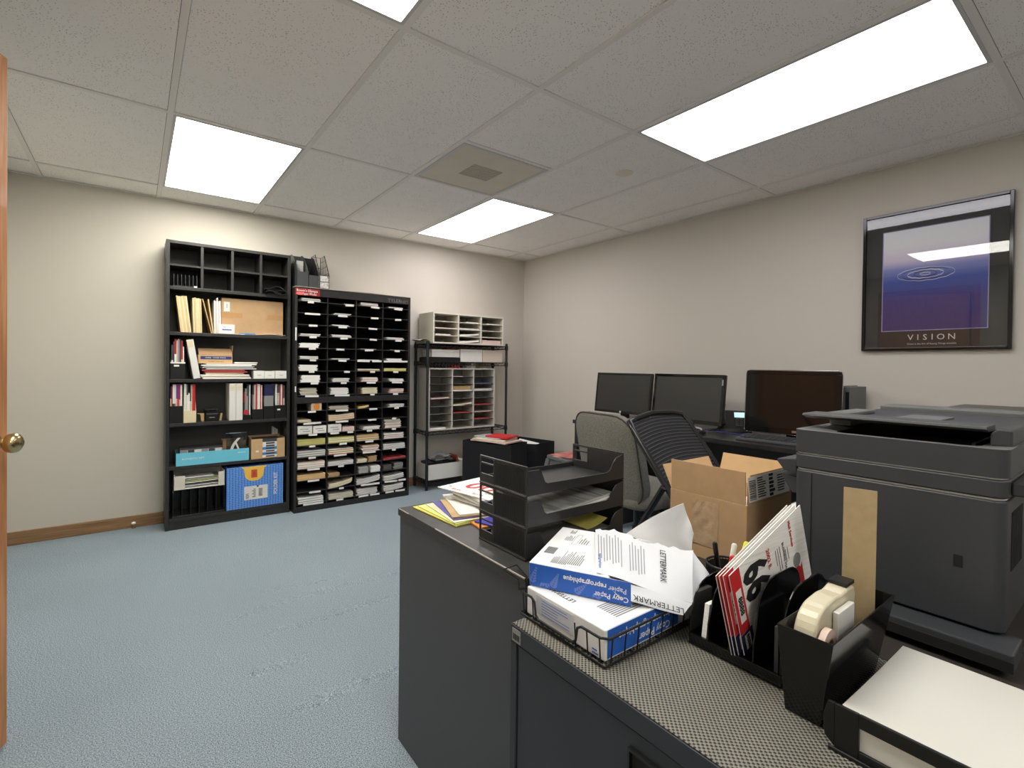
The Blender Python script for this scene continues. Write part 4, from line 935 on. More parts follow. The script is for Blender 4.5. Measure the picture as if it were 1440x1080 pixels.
# bottom of the rack: white carton of packed goods
z = RS[3]+.0006
t = thing('white_carton', 'low white open carton of packaged goods on the bottom wire shelf', 'carton', (-1.08, -.15, z), world=True)
x0, x1, y0, y1 = -1.297, -.850, -.256, -.045
MB().box(x0, x1, y0, y0+.004, z, z+.140).box(x0, x1, y1-.004, y1, z, z+.140).box(x0, x0+.004, y0+.004, y1-.004, z, z+.14).box(x1-.004, x1, y0+.004, y1-.004, z, z+.14).box(x0+.004, x1-.004, y0+.004, y1-.004, z, z+.004).build('body', WHITE2, t)
FILM = mat('shiny_film', (176, 180, 186), .2, metal=.35)
for i in range(4):
    xx = x0+.02+.072*i; tag(MB().box(xx, xx+.066, -.235, -.07, z+.0048, z+.155+.008*(i % 2)).build('packed_case', BLK_PLASTIC), 'black packaged case standing in the low white carton', 'case', 'black cases in the white carton')
tag(MB().sheet(lambda u, v: (-1.22+.215*u, -.215+.13*v, z+.188+.020*math.sin(8*u+3*v)*math.sin(5*v+2)+.025*math.sin(PI*u)), 22, 12, .001).box(-1.20, -1.01, -.2, -.1, z+.1652, z+.172).build('film_packet', FILM, smooth=60), 'shiny clear film packets heaped on the black cases in the white carton', 'packet')
M = Matrix.Translation((-.925, -.15, z+.006)) @ Matrix.Rotation(-.30, 4, 'Y')
tag(MB().box(.0, .012, -.07, .06, 0, .20, M=M).build('orange_folder', mat('rust_folder', (170, 84, 60), .6)), 'rust orange folder leaning in the low white carton, near the black bins'.replace('near', 'beside'), 'folder')
for i in range(3):
    M = Matrix.Translation((-.905+.015*i, -.17, z+.006)) @ Matrix.Rotation(-.22, 4, 'Y'); tag(MB().box(0, .008, -.06, .06, 0, .145, M=M).build('white_booklet', P_WHITE), 'white booklet leaning at the end of the low white carton', 'booklet', 'booklets in the white carton')

# ------------------------------------------------------------------ fabric bins and stool in the corner
FAB = mat('black_fabric', (24, 25, 30), .9, bump=.3, bscale=400)
def fabric_bin(label, corner, dirx, length, depth, h):
    # corner: near end of the front edge; dirx: along the front edge to its far end
    d = Vector((dirx[0], dirx[1], 0)).normalized(); n = Vector((d.y, -d.x, 0))       # n points into the bin
    t = thing('fabric_bin', label, 'fabric bin', (corner[0], corner[1], .002))
    M = Matrix(((d.x, n.x, 0, 0), (d.y, n.y, 0, 0), (0, 0, 1, 0), (0, 0, 0, 1)))
    w = .006; b = MB()
    def wall(fn): b.sheet(fn, 10, 8, w)
    s = lambda u, v: .006*math.sin(PI*u)*math.sin(PI*v)*math.sin(6*u+5*v+corner[0]*9)
    sag = lambda u: -.012*math.sin(PI*u)
    wall(lambda u, v: M @ Vector((length*u, .003+s(u, v), h*v+sag(u)*v))); wall(lambda u, v: M @ Vector((length*u, depth-.003+s(u, v), h*v)))
    wall(lambda u, v: M @ Vector((.003+s(u, v), .006+(depth-.012)*u, h*v))); wall(lambda u, v: M @ Vector((length-.003+s(u, v), .006+(depth-.012)*u, h*v)))
    b.box(.008, length-.008, .008, depth-.008, 0, .006, M=M)
    b.build('fabric_body', FAB, t, smooth=60)
    return M, Vector((corner[0], corner[1], .002))
M1, o1 = fabric_bin('large black fabric bin with papers piled on it, in front of the wire rack', (-.822, -.886), (-.188, .511), .54, .27, .455)
M2, o2 = fabric_bin('black fabric bin with a white paper inside, behind the grey plastic stool', (-.450, -.783), (-.2, .98), .45, .285, .42)
def onbin(M, o, cx, cy, z, w, d, h, rot, name, m, label, cat, curve=0):
    K = Matrix.Translation(o) @ M @ Matrix.Translation((cx, cy, z)) @ Matrix.Rotation(rot, 4, 'Z')
    return tag(MB().sheet(lambda u, v: K @ Vector(((u-.5)*w, (v-.5)*d, h/2-curve*((2*u-1)**2))), 8, 6, h).build(name, m), label, cat)
zb = .4605
onbin(M1, o1, .25, .13, zb, .40, .26, .012, .05, 'paper_folder', P_PINK, 'pale pink papers at the bottom of the pile on the large black bin', 'papers', .004)
onbin(M1, o1, .27, .14, zb+.0135, .34, .25, .010, -.1, 'paper_folder', P_CREAM, 'cream papers in the middle of the pile on the large black bin', 'papers', .002)
onbin(M1, o1, .30, .15, zb+.0245, .30, .20, .010, .15, 'clear_folder', CLEAR, 'grey clear plastic folder under the red folder on the large black bin', 'folder', 0)
onbin(M1, o1, .20, .15, zb+.035, .24, .19, .014, -.02, 'red_folder', REDB, 'bright red folder on top of the pile on the large black bin', 'folder', 0)
K = Matrix.Translation(o2) @ M2
tag(MB().sheet(lambda u, v: K @ Vector((.10+.25*u, .05+.12*v, .30+.10*v+.02*u)), 4, 4, .002).build('white_paper', WHITE), 'white paper sheet sticking up inside the black bin behind the stool', 'paper')
tag(MB().box(.06, .40, .03, .26, .008, .285, M=K).build('paper_block', P_GREY), 'block of grey papers filling the black bin behind the stool', 'papers')
st = thing('step_stool', 'grey plastic step stool with a magazine on top, in the corner', 'stool', (-.345, -1.13, .001), rz=-.08)
b = MB()
hw, hd, hs = .155, .165, .352
b.prism(rrect(2*hw, 2*hd, .04), 'z', hs-.03, hs); b.build('top', GREY_PLASTIC, st, bevel=.006)
for sx in (-1, 1):
    for sy in (-1, 1):
        b = MB()
        p0 = Vector((sx*(hw-.028), sy*(hd-.028), hs-.031)); p1 = Vector((sx*(hw+.03), sy*(hd+.03), 0))
        vs = [];
        for p, a in ((p0, .05), (p1, .036)):
            for (dx, dy) in ((-1,-1),(1,-1),(1,1),(-1,1)): vs.append(p+Vector((dx*a/2, dy*a/2, 0)))
        b.add(vs, [(3,2,1,0),(4,5,6,7),(0,1,5,4),(1,2,6,5),(2,3,7,6),(3,0,4,7)]); b.build('leg', GREY_PLASTIC, st, bevel=.006)
for sx, sy in ((0,-1),(0,1),(-1,0),(1,0)):
    b = MB()
    pts = []
    W = (hw if sx == 0 else hd)-.053
    for k in range(13): a = PI*k/12; pts.append((W*math.cos(a), hs-.165+.105*math.sin(a)))
    out = [(W+.002, hs-.165), (W+.002, hs-.031), (-W-.002, hs-.031), (-W-.002, hs-.165)]
    poly = out[:3][1:]+[out[3]]+pts[::-1]+[out[0]]
    if sx == 0: b.prism(poly, 'y', sy*(hd-.02)-.004, sy*(hd-.02)+.004)
    else: b.prism(poly, 'x', sx*(hw-.02)-.004, sx*(hw-.02)+.004)
    b.build('skirt', GREY_PLASTIC, st)
tag(MB().box(-.13, .13, -.13, .10, .353, .359, M=Matrix.Translation((-.345, -1.13, .0015)) @ Matrix.Rotation(.3, 4, 'Z')).build('magazine', [mat('magazine_cover', (216, 196, 190), .4, noise=.35, nscale=14)]), 'red and white magazine lying on the grey plastic step stool', 'magazine')
tag(MB().box(-.135, .13, -.125, .12, .3595, .3645, M=Matrix.Translation((-.345, -1.13, .0015)) @ Matrix.Rotation(.05, 4, 'Z')).build('red_magazine', [mat('magazine_red', (206, 120, 112), .4, noise=.5, nscale=9)]), 'topmost red printed magazine on the grey plastic stool', 'magazine')

# ------------------------------------------------------------------ long black desk along the right wall
DK = thing('desk', 'long black office desk along the wall under the framed poster', 'desk', (-.36, -2.9, 0), world=True)
DTOP = mat('desk_top', (40, 38, 37), .35, noise=.25, nscale=25)
MB().box(-.722, -.016, -4.55, -1.545, .712, .740).build('desktop', DTOP, DK, bevel=.002)
for y in (-1.573, -3.16, -4.53):
    MB().box(-.700, -.03, y, y+.025, .0145, .7115).build('side_panel', BLK_LAM, DK)
MB().box(-.06, -.042, -4.50, -1.575, .25, .7115).build('modesty_panel', BLK_LAM, DK)
MB().box(-.68, -.07, -1.96, -1.575, .50, .518).build('shelf', BLK_LAM, DK); MB().box(-.68, -.07, -1.985, -1.9605, .0145, .7115).build('side_panel', BLK_LAM, DK)
t = thing('black_device', 'black box-shaped device on the shelf under the end of the desk', 'device', (-.5, -1.77, .519), world=True)
MB().prism([(-.66, .519), (-.3, .519), (-.3, .655), (-.60, .655), (-.64, .56), (-.66, .555)], 'y', -1.90, -1.63).build('body', BLK_PLASTIC, t, bevel=.004); MB().box(-.68+.01, -.645, -1.87, -1.66, .5195, .535).build('tray', DGREY, t)

SCREEN = mat('screen_glass', (56, 55, 52), .42, spec=.4)
SCREENG = mat('screen_gloss', (24, 22, 21), .06, spec=.5)
BEZ = mat('bezel_black', (34, 33, 33), .3)
BEZG = mat('bezel_gloss', (14, 14, 15), .08)
def monitor(label, c, yaw, tilt, w, h, screen, bez, bottom, chrome=None, radius=.006, edge=None, foot_r=.10, zdesk=.7408, bw=.016, bb=.022):
    """c: middle of the lower edge of the panel; the screen looks along local -x after yaw"""
    t = thing('monitor', label, 'monitor', (c[0], c[1], zdesk), rz=yaw)
    zb = bottom-zdesk
    M = Matrix.Translation((0, 0, zb)) @ Matrix.Rotation(tilt, 4, 'Y')
    yz = lambda ww, hh, r, z0: [(p[0], p[1]+z0+hh/2) for p in rrect(ww, hh, r)]
    b = MB().prism(yz(w, h, radius, 0), 'x', 0, .022, M=M).prism(yz(w*.72, h*.7, .02, h*.12), 'x', .022, .045, M=M); b.build('casing', bez, t, bevel=.0015)
    b = MB(); d = .004
    b.prism([(-w/2+.001, .001), (w/2-.001, .001), (w/2-.001, bb), (-w/2+.001, bb)], 'x', -d, -.0003, M=M).prism([(-w/2+.001, h-bw), (w/2-.001, h-bw), (w/2-.001, h-.001), (-w/2+.001, h-.001)], 'x', -d, -.0003, M=M)
    b.prism([(-w/2+.001, bb), (-w/2+bw, bb), (-w/2+bw, h-bw), (-w/2+.001, h-bw)], 'x', -d, -.0003, M=M).prism([(w/2-bw, bb), (w/2-.001, bb), (w/2-.001, h-bw), (w/2-bw, h-bw)], 'x', -d, -.0003, M=M)
    b.build('bezel', bez, t, bevel=.001)
    MB().box(-.0018, -.0004, -w/2+bw+.0003, w/2-bw-.0003, bb+.0003, h-bw-.0003, M=M).build('screen', screen, t)
    MB().prism([(.035, 0.012), (.075, .012), (.072, zb+h*.45), (.05, zb+h*.45)], 'y', -.03, .03).build('stand_neck', bez, t, bevel=.003)
    MB().lathe([(foot_r, 0), (foot_r, .006), (foot_r*.9, .0118)], (.03, 0, 0), 32).build('stand_base', bez, t, smooth=40)
    if edge: 
        MB().tube([M @ Vector((.001, p[0], p[1])) for p in yz(w+.006, h+.006, radius+.003, -.003)], .0032, 6, closed=True).build('silver_edge', edge, t, smooth=60)
    return t, M
t, M = monitor('flat black monitor with a round white logo, at the corner end of the desk', (-.425, -1.770), 0.0, .115, .548, .318, SCREEN, BEZ, .792)
MB().lathe([(.0085, 0), (.0085, .0006)], seg=20, M=M @ Matrix.Translation((-.0042, 0, .012)) @ Matrix.Rotation(-PI/2, 4, 'Y')).build('round_logo', WHITE, t)
text('hp', .011, M @ Vector((-.0051, 0, .012)), (0,-1,0), M.to_3x3() @ Vector((0,0,1)), mat('logo_grey', (120, 130, 140), .5), t)
b = MB(); b.tube([(.02, .16, .03), (-.02, .15, .008), (-.06, .05, .004), (-.05, -.05, .005), (0, -.1, .004), (.03, -.2, .012)], .003, 6); b.build('cable', BLK_PLASTIC, t, smooth=60)
t, M = monitor('glossy black framed monitor in the middle of the three on the desk', (-.47, -2.37), -.0, .12, .545, .332, SCREEN, BEZG, .782, bw=.02, bb=.026)
text('hp', .012, M @ Vector((-.0042, 0, .013)), (0,-1,0), M.to_3x3() @ Vector((0,0,1)), D.materials['logo_grey'], t)
MB().box(-.0048, -.0042, -.262, -.253, .262, .300, M=M).build('sticker', GREYP, t)
t, M = monitor('glossy black monitor with a silver edge behind the large grey printer', (-.40, -3.025), .14, .07, .505, .372, SCREENG, BEZG, .772, radius=.02, edge=CHROME, bw=.02, bb=.034)
MB().box(-.0052, -.0042, -.035, -.012, .01, .024, M=M).build('badge', CHROME, t)
# desktop computer behind it
t = thing('desktop_computer', 'narrow black and grey computer tower standing on the desk behind the glossy monitor', 'computer', (-.16, -3.26, .741), world=True)
MB().box(-.28, -.04, -3.238, -3.200, .741, 1.060).build('black_casing', BLK_PLASTIC, t, bevel=.003); MB().box(-.283, -.04, -3.2475, -3.2385, .741, 1.062).build('pale_edge', PRN2, t)
MB().box(-.28, -.04, -3.292, -3.248, .741, 1.058).build('grey_casing', PRN2, t, bevel=.003); MB().box(-.2815, -.2803, -3.286, -3.268, .8, 1.03).build('front_grille', BLK_PLASTIC, t)

# desk phone
ph = thing('desk_phone', 'black desk telephone with a small lit display beside the middle monitor', 'telephone', (-.290, -2.628, .7408), rz=.55)
b = MB().prism([(-.09, 0), (.09, 0), (.09, .130), (-.085, .022)], 'y', -.10, .10); b.build('body', BLK_PLASTIC, ph, bevel=.004)
sl = math.atan2(.108, .175); F = Matrix.Translation((-.085, 0, .022)) @ Matrix.Rotation(-sl, 4, 'Y')
DISP = mat('phone_display', (190, 224, 224), .3, emit=(190, 232, 232), estr=.9)
MB().box(.125, .178, -.085, .0, .001, .003, M=F).build('display', DISP, ph)
for i in range(4):
    for j in range(3): MB().box(.03+.022*i, .045+.022*i, -.075+.026*j, -.057+.026*j, .001, .004, M=F).build('key', DGREY, ph)
b = MB(); b.tube([F @ Vector((.005, .078, .030)), F @ Vector((.03, .078, .052)), F @ Vector((.10, .078, .062)), F @ Vector((.175, .078, .058)), F @ Vector((.205, .078, .040))], [.024, .021, .018, .022, .026], 12)
b.build('handset', BLK_PLASTIC, ph, smooth=60)
b = MB(); b.tube([(-.06+.0, .10+.01*math.sin(0), .03)]+[(-.07-.05*k/30, .10+.010*math.cos(k*1.6)+.002*k, .012+.008*math.sin(k*1.6)) for k in range(31)], .0025, 5); b.build('coiled_cord', BLK_PLASTIC, ph, smooth=60)
tag(MB().tube([(-.455+.012*math.sin(k*.5), -2.50-.0115*k, .7448+.003*math.sin(k)**2) for k in range(26)], .0032, 6).build('blue_cable', mat('cable_blue', (52, 60, 130), .5), smooth=60), 'dark blue cable running along the desk below the telephone', 'cable')
tag(MB().tube([(-.595+.02*math.sin(k*.9), -2.12-.0115*k, .746+.014*abs(math.sin(k*.45))) for k in range(24)], .004, 6).build('black_cable', BLK_PLASTIC, smooth=60), 'tangled black cable on the desk in front of the middle monitor', 'cable')
# mouse-like black thing and grey papers
t = thing('headset', 'small grey and black headset lying on the desk by the mesh chair', 'headset', (-.60, -2.52, .7408), world=True)
MB().tube([(-.64, -2.47, .748), (-.60, -2.46, .765), (-.565, -2.50, .772), (-.57, -2.56, .765), (-.60, -2.59, .750)], .007, 8).build('band', GREYP, t, smooth=60)
MB().lathe([(.001, 0), (.026, .002), (.028, .014), (.018, .022), (.001, .024)], (-.615, -2.59, .7412), 16).build('ear_cup', BLK_PLASTIC, t, smooth=50)
KEYB = mat('keyboard_grey', (74, 78, 80), .5)
t = thing('keyboard', 'dark grey computer keyboard lying in front of the glossy silver-edged monitor', 'keyboard', (-.57, -3.05, .7408), rz=.10)
MB().prism([(-.075, 0), (.075, 0), (.075, .026), (-.075, .014)], 'y', -.22, .22).build('body', KEYB, t, bevel=.003)
kk = math.atan2(.012, .15)
for i in range(5):
    for j in range(15):
        F = Matrix.Translation((-.075, 0, .014)) @ Matrix.Rotation(-kk, 4, 'Y')
        MB().box(.018+.0225*i, .036+.0225*i, -.205+.0272*j, -.182+.0272*j, .0006, .008, M=F).build('key', DGREY, t)
# black device near the corner of the wall, behind the big printer: only its lid shows
t = thing('second_printer', 'flat black printer on the desk behind the large grey printer, only its top showing', 'printer', (-.30, -4.02, .7408), world=True)
MB().box(-.56, -.07, -4.36, -3.735, .7408, .945).build('body', BLK_PLASTIC, t, bevel=.006); MB().box(-.565, -.065, -4.365, -3.73, .9455, .966).build('lid', PRN2, t, bevel=.004); MB().box(-.55, -.10, -4.35, -3.735, .9665, .988).build('document_cover', BLK_PLASTIC, t, bevel=.003)

# ------------------------------------------------------------------ chairs
GFAB = mat('grey_tweed', (124, 122, 114), .95, noise=.22, nscale=140, bump=.4, bscale=500)
GC = thing('task_chair', 'grey fabric swivel office chair facing the desk beyond the letter trays', 'chair', (-1.185, -2.554, .0), rz=-.08)
def cushion(w, d, th, r, fn, n=6, dome=.012):
    """rounded cushion: outline w x d, thickness th; fn maps (a, b, c) -> point"""
    b = MB(); prof = rrect(w, d, r, n); rings = []
    lv = [(-.5, .90), (-.42, .97), (-.2, 1.0), (.2, 1.0), (.42, .97), (.5, .90)]
    for c, s in lv: rings.append([fn(p[0]*s, p[1]*s, c*th) for p in prof])
    N = len(prof); vs = [v for r_ in rings for v in r_]; fs = []
    for i in range(len(rings)-1):
        for k in range(N): fs.append((i*N+k, i*N+(k+1) % N, (i+1)*N+(k+1) % N, (i+1)*N+k))
    o = len(vs)
    for side, i, c in ((0, 0, -1), (1, len(rings)-1, 1)):
        ins = [fn(p[0]*.55, p[1]*.55, c*(.5*th+dome*.8)) for p in prof]; oo = len(vs); vs += ins
        for k in range(N):
            f = (i*N+k, i*N+(k+1) % N, oo+(k+1) % N, oo+k); fs.append(f if side else f[::-1])
        vs.append(fn(0, 0, c*(.5*th+dome))); ce = len(vs)-1
        for k in range(N): f = (oo+k, oo+(k+1) % N, ce); fs.append(f if side else f[::-1])
    return b.add(vs, fs)
tl = .22
def back_fn(a, b_, c):      # a across (y), b up, c thickness along -x (rear)
    bend = .10*(a/.24)**2*.35
    return Vector((-.235+c*-1+bend-(b_+.0)*math.sin(tl), a, .665+b_*math.cos(tl)))
bk = cushion(.46, .50, .075, .12, back_fn).build('backrest', GFAB, GC, smooth=60)
MB().tube([back_fn(p[0], p[1], .030) for p in rrect(.455, .495, .12, 6)], .0045, 6, closed=True).build('backrest_seam', mat('seam_dark', (70, 68, 64), .9), GC, smooth=60)
cushion(.48, .48, .08, .11, lambda a, b_, c: Vector((a+.02, b_, .455+c))).build('seat', GFAB, GC, smooth=60)
MB().tube([(-.05, 0, .40), (-.24, 0, .385), (-.31, 0, .42), (-.30, 0, .55)], [.022, .022, .024, .03], 8).build('back_bracket', BLK_PLASTIC, GC, smooth=60)
MB().lathe([(.16, .395), (.16, .407), (.05, .408)], seg=20).lathe([(.028, .12), (.028, .26), (.02, .261), (.02, .394)], seg=16).build('column', BLK_PLASTIC, GC, smooth=40)
for k in range(5):
    a = 2*PI*k/5+.3; M = Matrix.Rotation(a, 4, 'Z')
    MB().tube([M @ Vector((.02, 0, .115)), M @ Vector((.16, 0, .100)), M @ Vector((.29, 0, .078))], [.024, .02, .016], 8).build('base_leg', BLK_PLASTIC, GC, smooth=50)
    MB().lathe([(.010, -.02), (.026, -.017), (.026, .017), (.010, .02)], seg=14, M=M @ Matrix.Translation((.295, 0, .0275)) @ Matrix.Rotation(PI/2, 4, 'X')).build('caster', BLK_PLASTIC, GC, smooth=40)
for s in (-1, 1):
    MB().tube([(-.05, s*.20, .405), (-.05, s*.29, .41), (-.04, s*.30, .50), (-.03, s*.30, .635)], .014, 8).box(-.14, .12, s*.30-.03, s*.30+.03, .636, .662).build('armrest', BLK_PLASTIC, GC, smooth=50)

# mesh chair: reclined ribbed back, tubular frame, splayed rear legs
MC = thing('mesh_chair', 'black ribbed mesh chair with a reclined back between letter trays and cardboard box', 'chair', (-1.60, -3.25, 0), world=True)
TL, TR = Vector((-1.787, -2.985, .918)), Vector((-1.400, -2.985, .940)); dn = Vector((.01, -.335, -.42))
mesh = mat('chair_mesh', (52, 53, 56), .55)
b = MB(); nr = 34
for i in range(nr):
    f = .02+.96*i/(nr-1); p0 = TL+dn*f; p1 = TR+dn*f; bow = .028
    pts = [p0.lerp(p1, k/8)+Vector((0, 1, .5)).normalized()*bow*math.sin(PI*k/8)*1.0 for k in range(9)]
    b.tube(pts, .0042, 5)
b.sheet(lambda u, v: (TL+dn*(.02+.96*v)).lerp(TR+dn*(.02+.96*v), u)+Vector((0, 1, .5)).normalized()*(bow*math.sin(PI*u)-.003), 10, 10, .0015, mi=1)
b.build('mesh_back', [mesh, mat('mesh_sheer', (24, 24, 26), .7)], MC, smooth=60)
FRMB = mat('chair_frame', (30, 31, 33), .22, spec=.6)
up = (TL-(TL+dn)).normalized(); rd = (TR-TL).normalized(); nrm = Vector((0, 1, .5)).normalized()
path = [TL+dn*1.05, TL+dn*.5, TL+dn*.1, TL+rd*.008-dn*.012, TL+rd*.06-dn*.02+nrm*.008, TL.lerp(TR, .5)-dn*.022+nrm*.026, TR-rd*.07-dn*.02+nrm*.008, TR-rd*.015-dn*.006, TR+dn*.09, TR+dn*.5, TR+dn*1.05]
MB().tube(path, .0125, 10).build('back_frame', FRMB, MC, smooth=60)
hipL, hipR = TL+dn*1.05, TR+dn*1.05
seat = mat('seat_mesh', (36, 37, 39), .6)
MB().sheet(lambda u, v: hipL.lerp(hipR, u)+Vector((0, -.40*v, .03*v-.03*math.sin(PI*u)-.02)), 8, 8, .006).build('seat', seat, MC, smooth=60)
for s, hp, tp in ((-1, hipL, TL), (1, hipR, TR)):
    MB().tube([hp+Vector((0, .0, .0)), hp+Vector((0, -.22, .005)), hp+Vector((0, -.40, .022)), hp+Vector((0, -.425, -.05)), hp+Vector((0, -.36, -.486))], .0125, 10).build('front_leg', FRMB, MC, smooth=60)
    a = tp+dn*.55
    MB().tube([a+Vector((s*.018, 0, 0)), Vector((a.x+s*.018, a.y+.20, .36)), Vector((a.x+s*.018, a.y+.34, .013))], .013, 10).build('rear_leg', FRMB, MC, smooth=60)
    MB().lathe([(.017, 0), (.017, .022)], (a.x+s*.018, a.y+.345, .0012), 12).build('foot_cap', BLK_PLASTIC, MC)

# ------------------------------------------------------------------ foreground: two charcoal cabinets and a low table
C1T, C2T = .715, .650
t = thing('storage_cabinet', 'tall charcoal cabinet carrying the stacked letter trays, its plain side toward the carpet', 'cabinet', (-2.6, -3.25, 0), world=True)
MB().box(-2.792, -2.405, -3.550, -2.932, .001, C1T-.0225).build('body', CAB, t, bevel=.001)
MB().box(-2.797, -2.400, -3.554, -2.927, C1T-.022, C1T).build('top', mat('cabinet_top', (58, 57, 55), .42, noise=.18, nscale=18), t, bevel=.0018)
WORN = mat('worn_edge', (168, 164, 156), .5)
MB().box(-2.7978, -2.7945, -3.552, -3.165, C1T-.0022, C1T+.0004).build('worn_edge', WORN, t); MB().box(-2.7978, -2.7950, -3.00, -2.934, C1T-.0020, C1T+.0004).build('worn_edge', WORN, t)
t = thing('lateral_file_cabinet', 'low charcoal filing cabinet with a woven black mat on top, in front of the printer', 'filing cabinet', (-2.62, -4.1, 0), world=True)
CAB2 = mat('dark_blue_grey_cabinet', (58, 61, 68), .45, spec=.35, bump=.05, bscale=600)
cx0, cx1, cy0, cy1 = -2.850, -2.402, -4.62, -3.576
b = MB().box(cx0+.022, cx1, cy0, cy1, .001, C2T-.034).box(cx0, cx0+.022, cy1-.018, cy1, .001, C2T-.034).box(cx0, cx1, cy0, cy1, C2T-.0338, C2T-.0012)
b.build('body', CAB2, t, bevel=.0012)
MB().box(cx0+.003, cx0+.0215, cy0+.02, cy1-.0205, .335, C2T-.037).build('drawer', CAB2, t, bevel=.0015)
MB().box(cx0+.003, cx0+.0215, cy0+.02, cy1-.0205, .02, .330).build('drawer', CAB2, t, bevel=.0015)
dw = [o for o in D.objects if o.name.startswith('drawer') and o.parent == t]
for d_, zz in zip(dw, (.55, .24)):
    b = MB(); y0, y1 = -4.12, -3.872
    b.box(cx0-.004, cx0+.0028, y0, y1, zz+.034, zz+.038).box(cx0-.004, cx0+.0028, y0, y1, zz-.012, zz-.008).box(cx0-.004, cx0+.0028, y0, y0+.004, zz-.008, zz+.034).box(cx0-.004, cx0+.0028, y1-.004, y1, zz-.008, zz+.034)
    b.build('handle', BLK_PLASTIC, d_); 
    MB().box(cx0+.0022, cx0+.0028, y0+.004, y1-.004, zz-.008, zz+.034).build('handle_recess', BLK_MATTE, d_)
MB().box(cx0-.0012, cx0-.0003, cy1-.032, cy1-.006, C2T-.031, C2T-.006).build('inventory_label', mat('label_silver', (150, 150, 148), .4), t)
b = MB()
for k in range(7): b.box(cx0-.0017, cx0-.0013, cy1-.029+.003*k, cy1-.0275+.003*k, C2T-.027, C2T-.015)
b.build('label_print', INK, t)

def mat_weave():
    m = mat('woven_mat', (120, 116, 106), .6); nt = m.node_tree; b = nt.nodes['Principled BSDF']
    tc = nt.nodes.new('ShaderNodeTexCoord')
    sp = nt.nodes.new('ShaderNodeSeparateXYZ'); nt.links.new(tc.outputs['Object'], sp.inputs[0])
    def wave(op):      # cells lie on a lattice turned 45 degrees to the cabinet
        s_ = nt.nodes.new('ShaderNodeMath'); s_.operation = op; nt.links.new(sp.outputs['X'], s_.inputs[0]); nt.links.new(sp.outputs['Y'], s_.inputs[1])
        a = nt.nodes.new('ShaderNodeMath'); a.operation = 'MULTIPLY'; a.inputs[1].default_value = 2*PI/(.0057*math.sqrt(2)); nt.links.new(s_.outputs[0], a.inputs[0])
        c = nt.nodes.new('ShaderNodeMath'); c.operation = 'COSINE'; nt.links.new(a.outputs[0], c.inputs[0]); return c
    wx, wy = wave('ADD'), wave('SUBTRACT')
    p = nt.nodes.new('ShaderNodeMath'); p.operation = 'ADD'; nt.links.new(wx.outputs[0], p.inputs[0]); nt.links.new(wy.outputs[0], p.inputs[1])
    r = nt.nodes.new('ShaderNodeValToRGB'); e = r.color_ramp.elements
    mr = nt.nodes.new('ShaderNodeMapRange'); mr.inputs['From Min'].default_value = -2; mr.inputs['From Max'].default_value = 2
    nt.links.new(p.outputs[0], mr.inputs['Value']); nt.links.new(mr.outputs['Result'], r.inputs['Fac'])
    e[0].position = .30; e[0].color = (*lin((38, 38, 36)), 1); e[1].position = .58; e[1].color = (*lin((140, 137, 126)), 1)
    bp = nt.nodes.new('ShaderNodeBump'); bp.inputs['Strength'].default_value = .8; bp.inputs['Distance'].default_value = .002
    nt.links.new(r.outputs['Color'], b.inputs['Base Color']); nt.links.new(mr.outputs['Result'], bp.inputs['Height']); nt.links.new(bp.outputs['Normal'], b.inputs['Normal'])
    return m
WEAVE = mat_weave()
b = MB(); b.sheet(lambda u, v: (cx0+.002+(cx1-cx0-.002)*u, cy0+(cy1-cy0-.004)*v, C2T+.0004+.0007*math.sin(23*u)*math.sin(17*v)**2), 30, 60, .0010)
tag(b.build('shelf_liner_mat', WEAVE, smooth=60), 'woven black and grey non-slip mat covering the low charcoal filing cabinet', 'mat')
Z2 = C2T+.0018
t = thing('work_table', 'dark brown low table under the cardboard box and the large grey printer', 'table', (-1.9, -4.0, 0), world=True)
TB = mat('table_brown', (58, 53, 50), .5)
MB().box(-2.396, -1.30, -4.62, -3.500, C2T-.03, C2T).build('tabletop', TB, t, bevel=.002)
for x in (-2.37, -1.34):
    for y in (-4.59, -3.55): MB().box(x-.02, x+.02, y-.02, y+.02, .0015, C2T-.0305).build('leg', BLK_METAL, t)
tag(MB().box(-1.70, -1.46, -3.70, -3.515, C2T+.0006, C2T+.004).build('white_sheet', WHITE), 'white paper sheet on the brown table between cardboard box and printer', 'sheet')

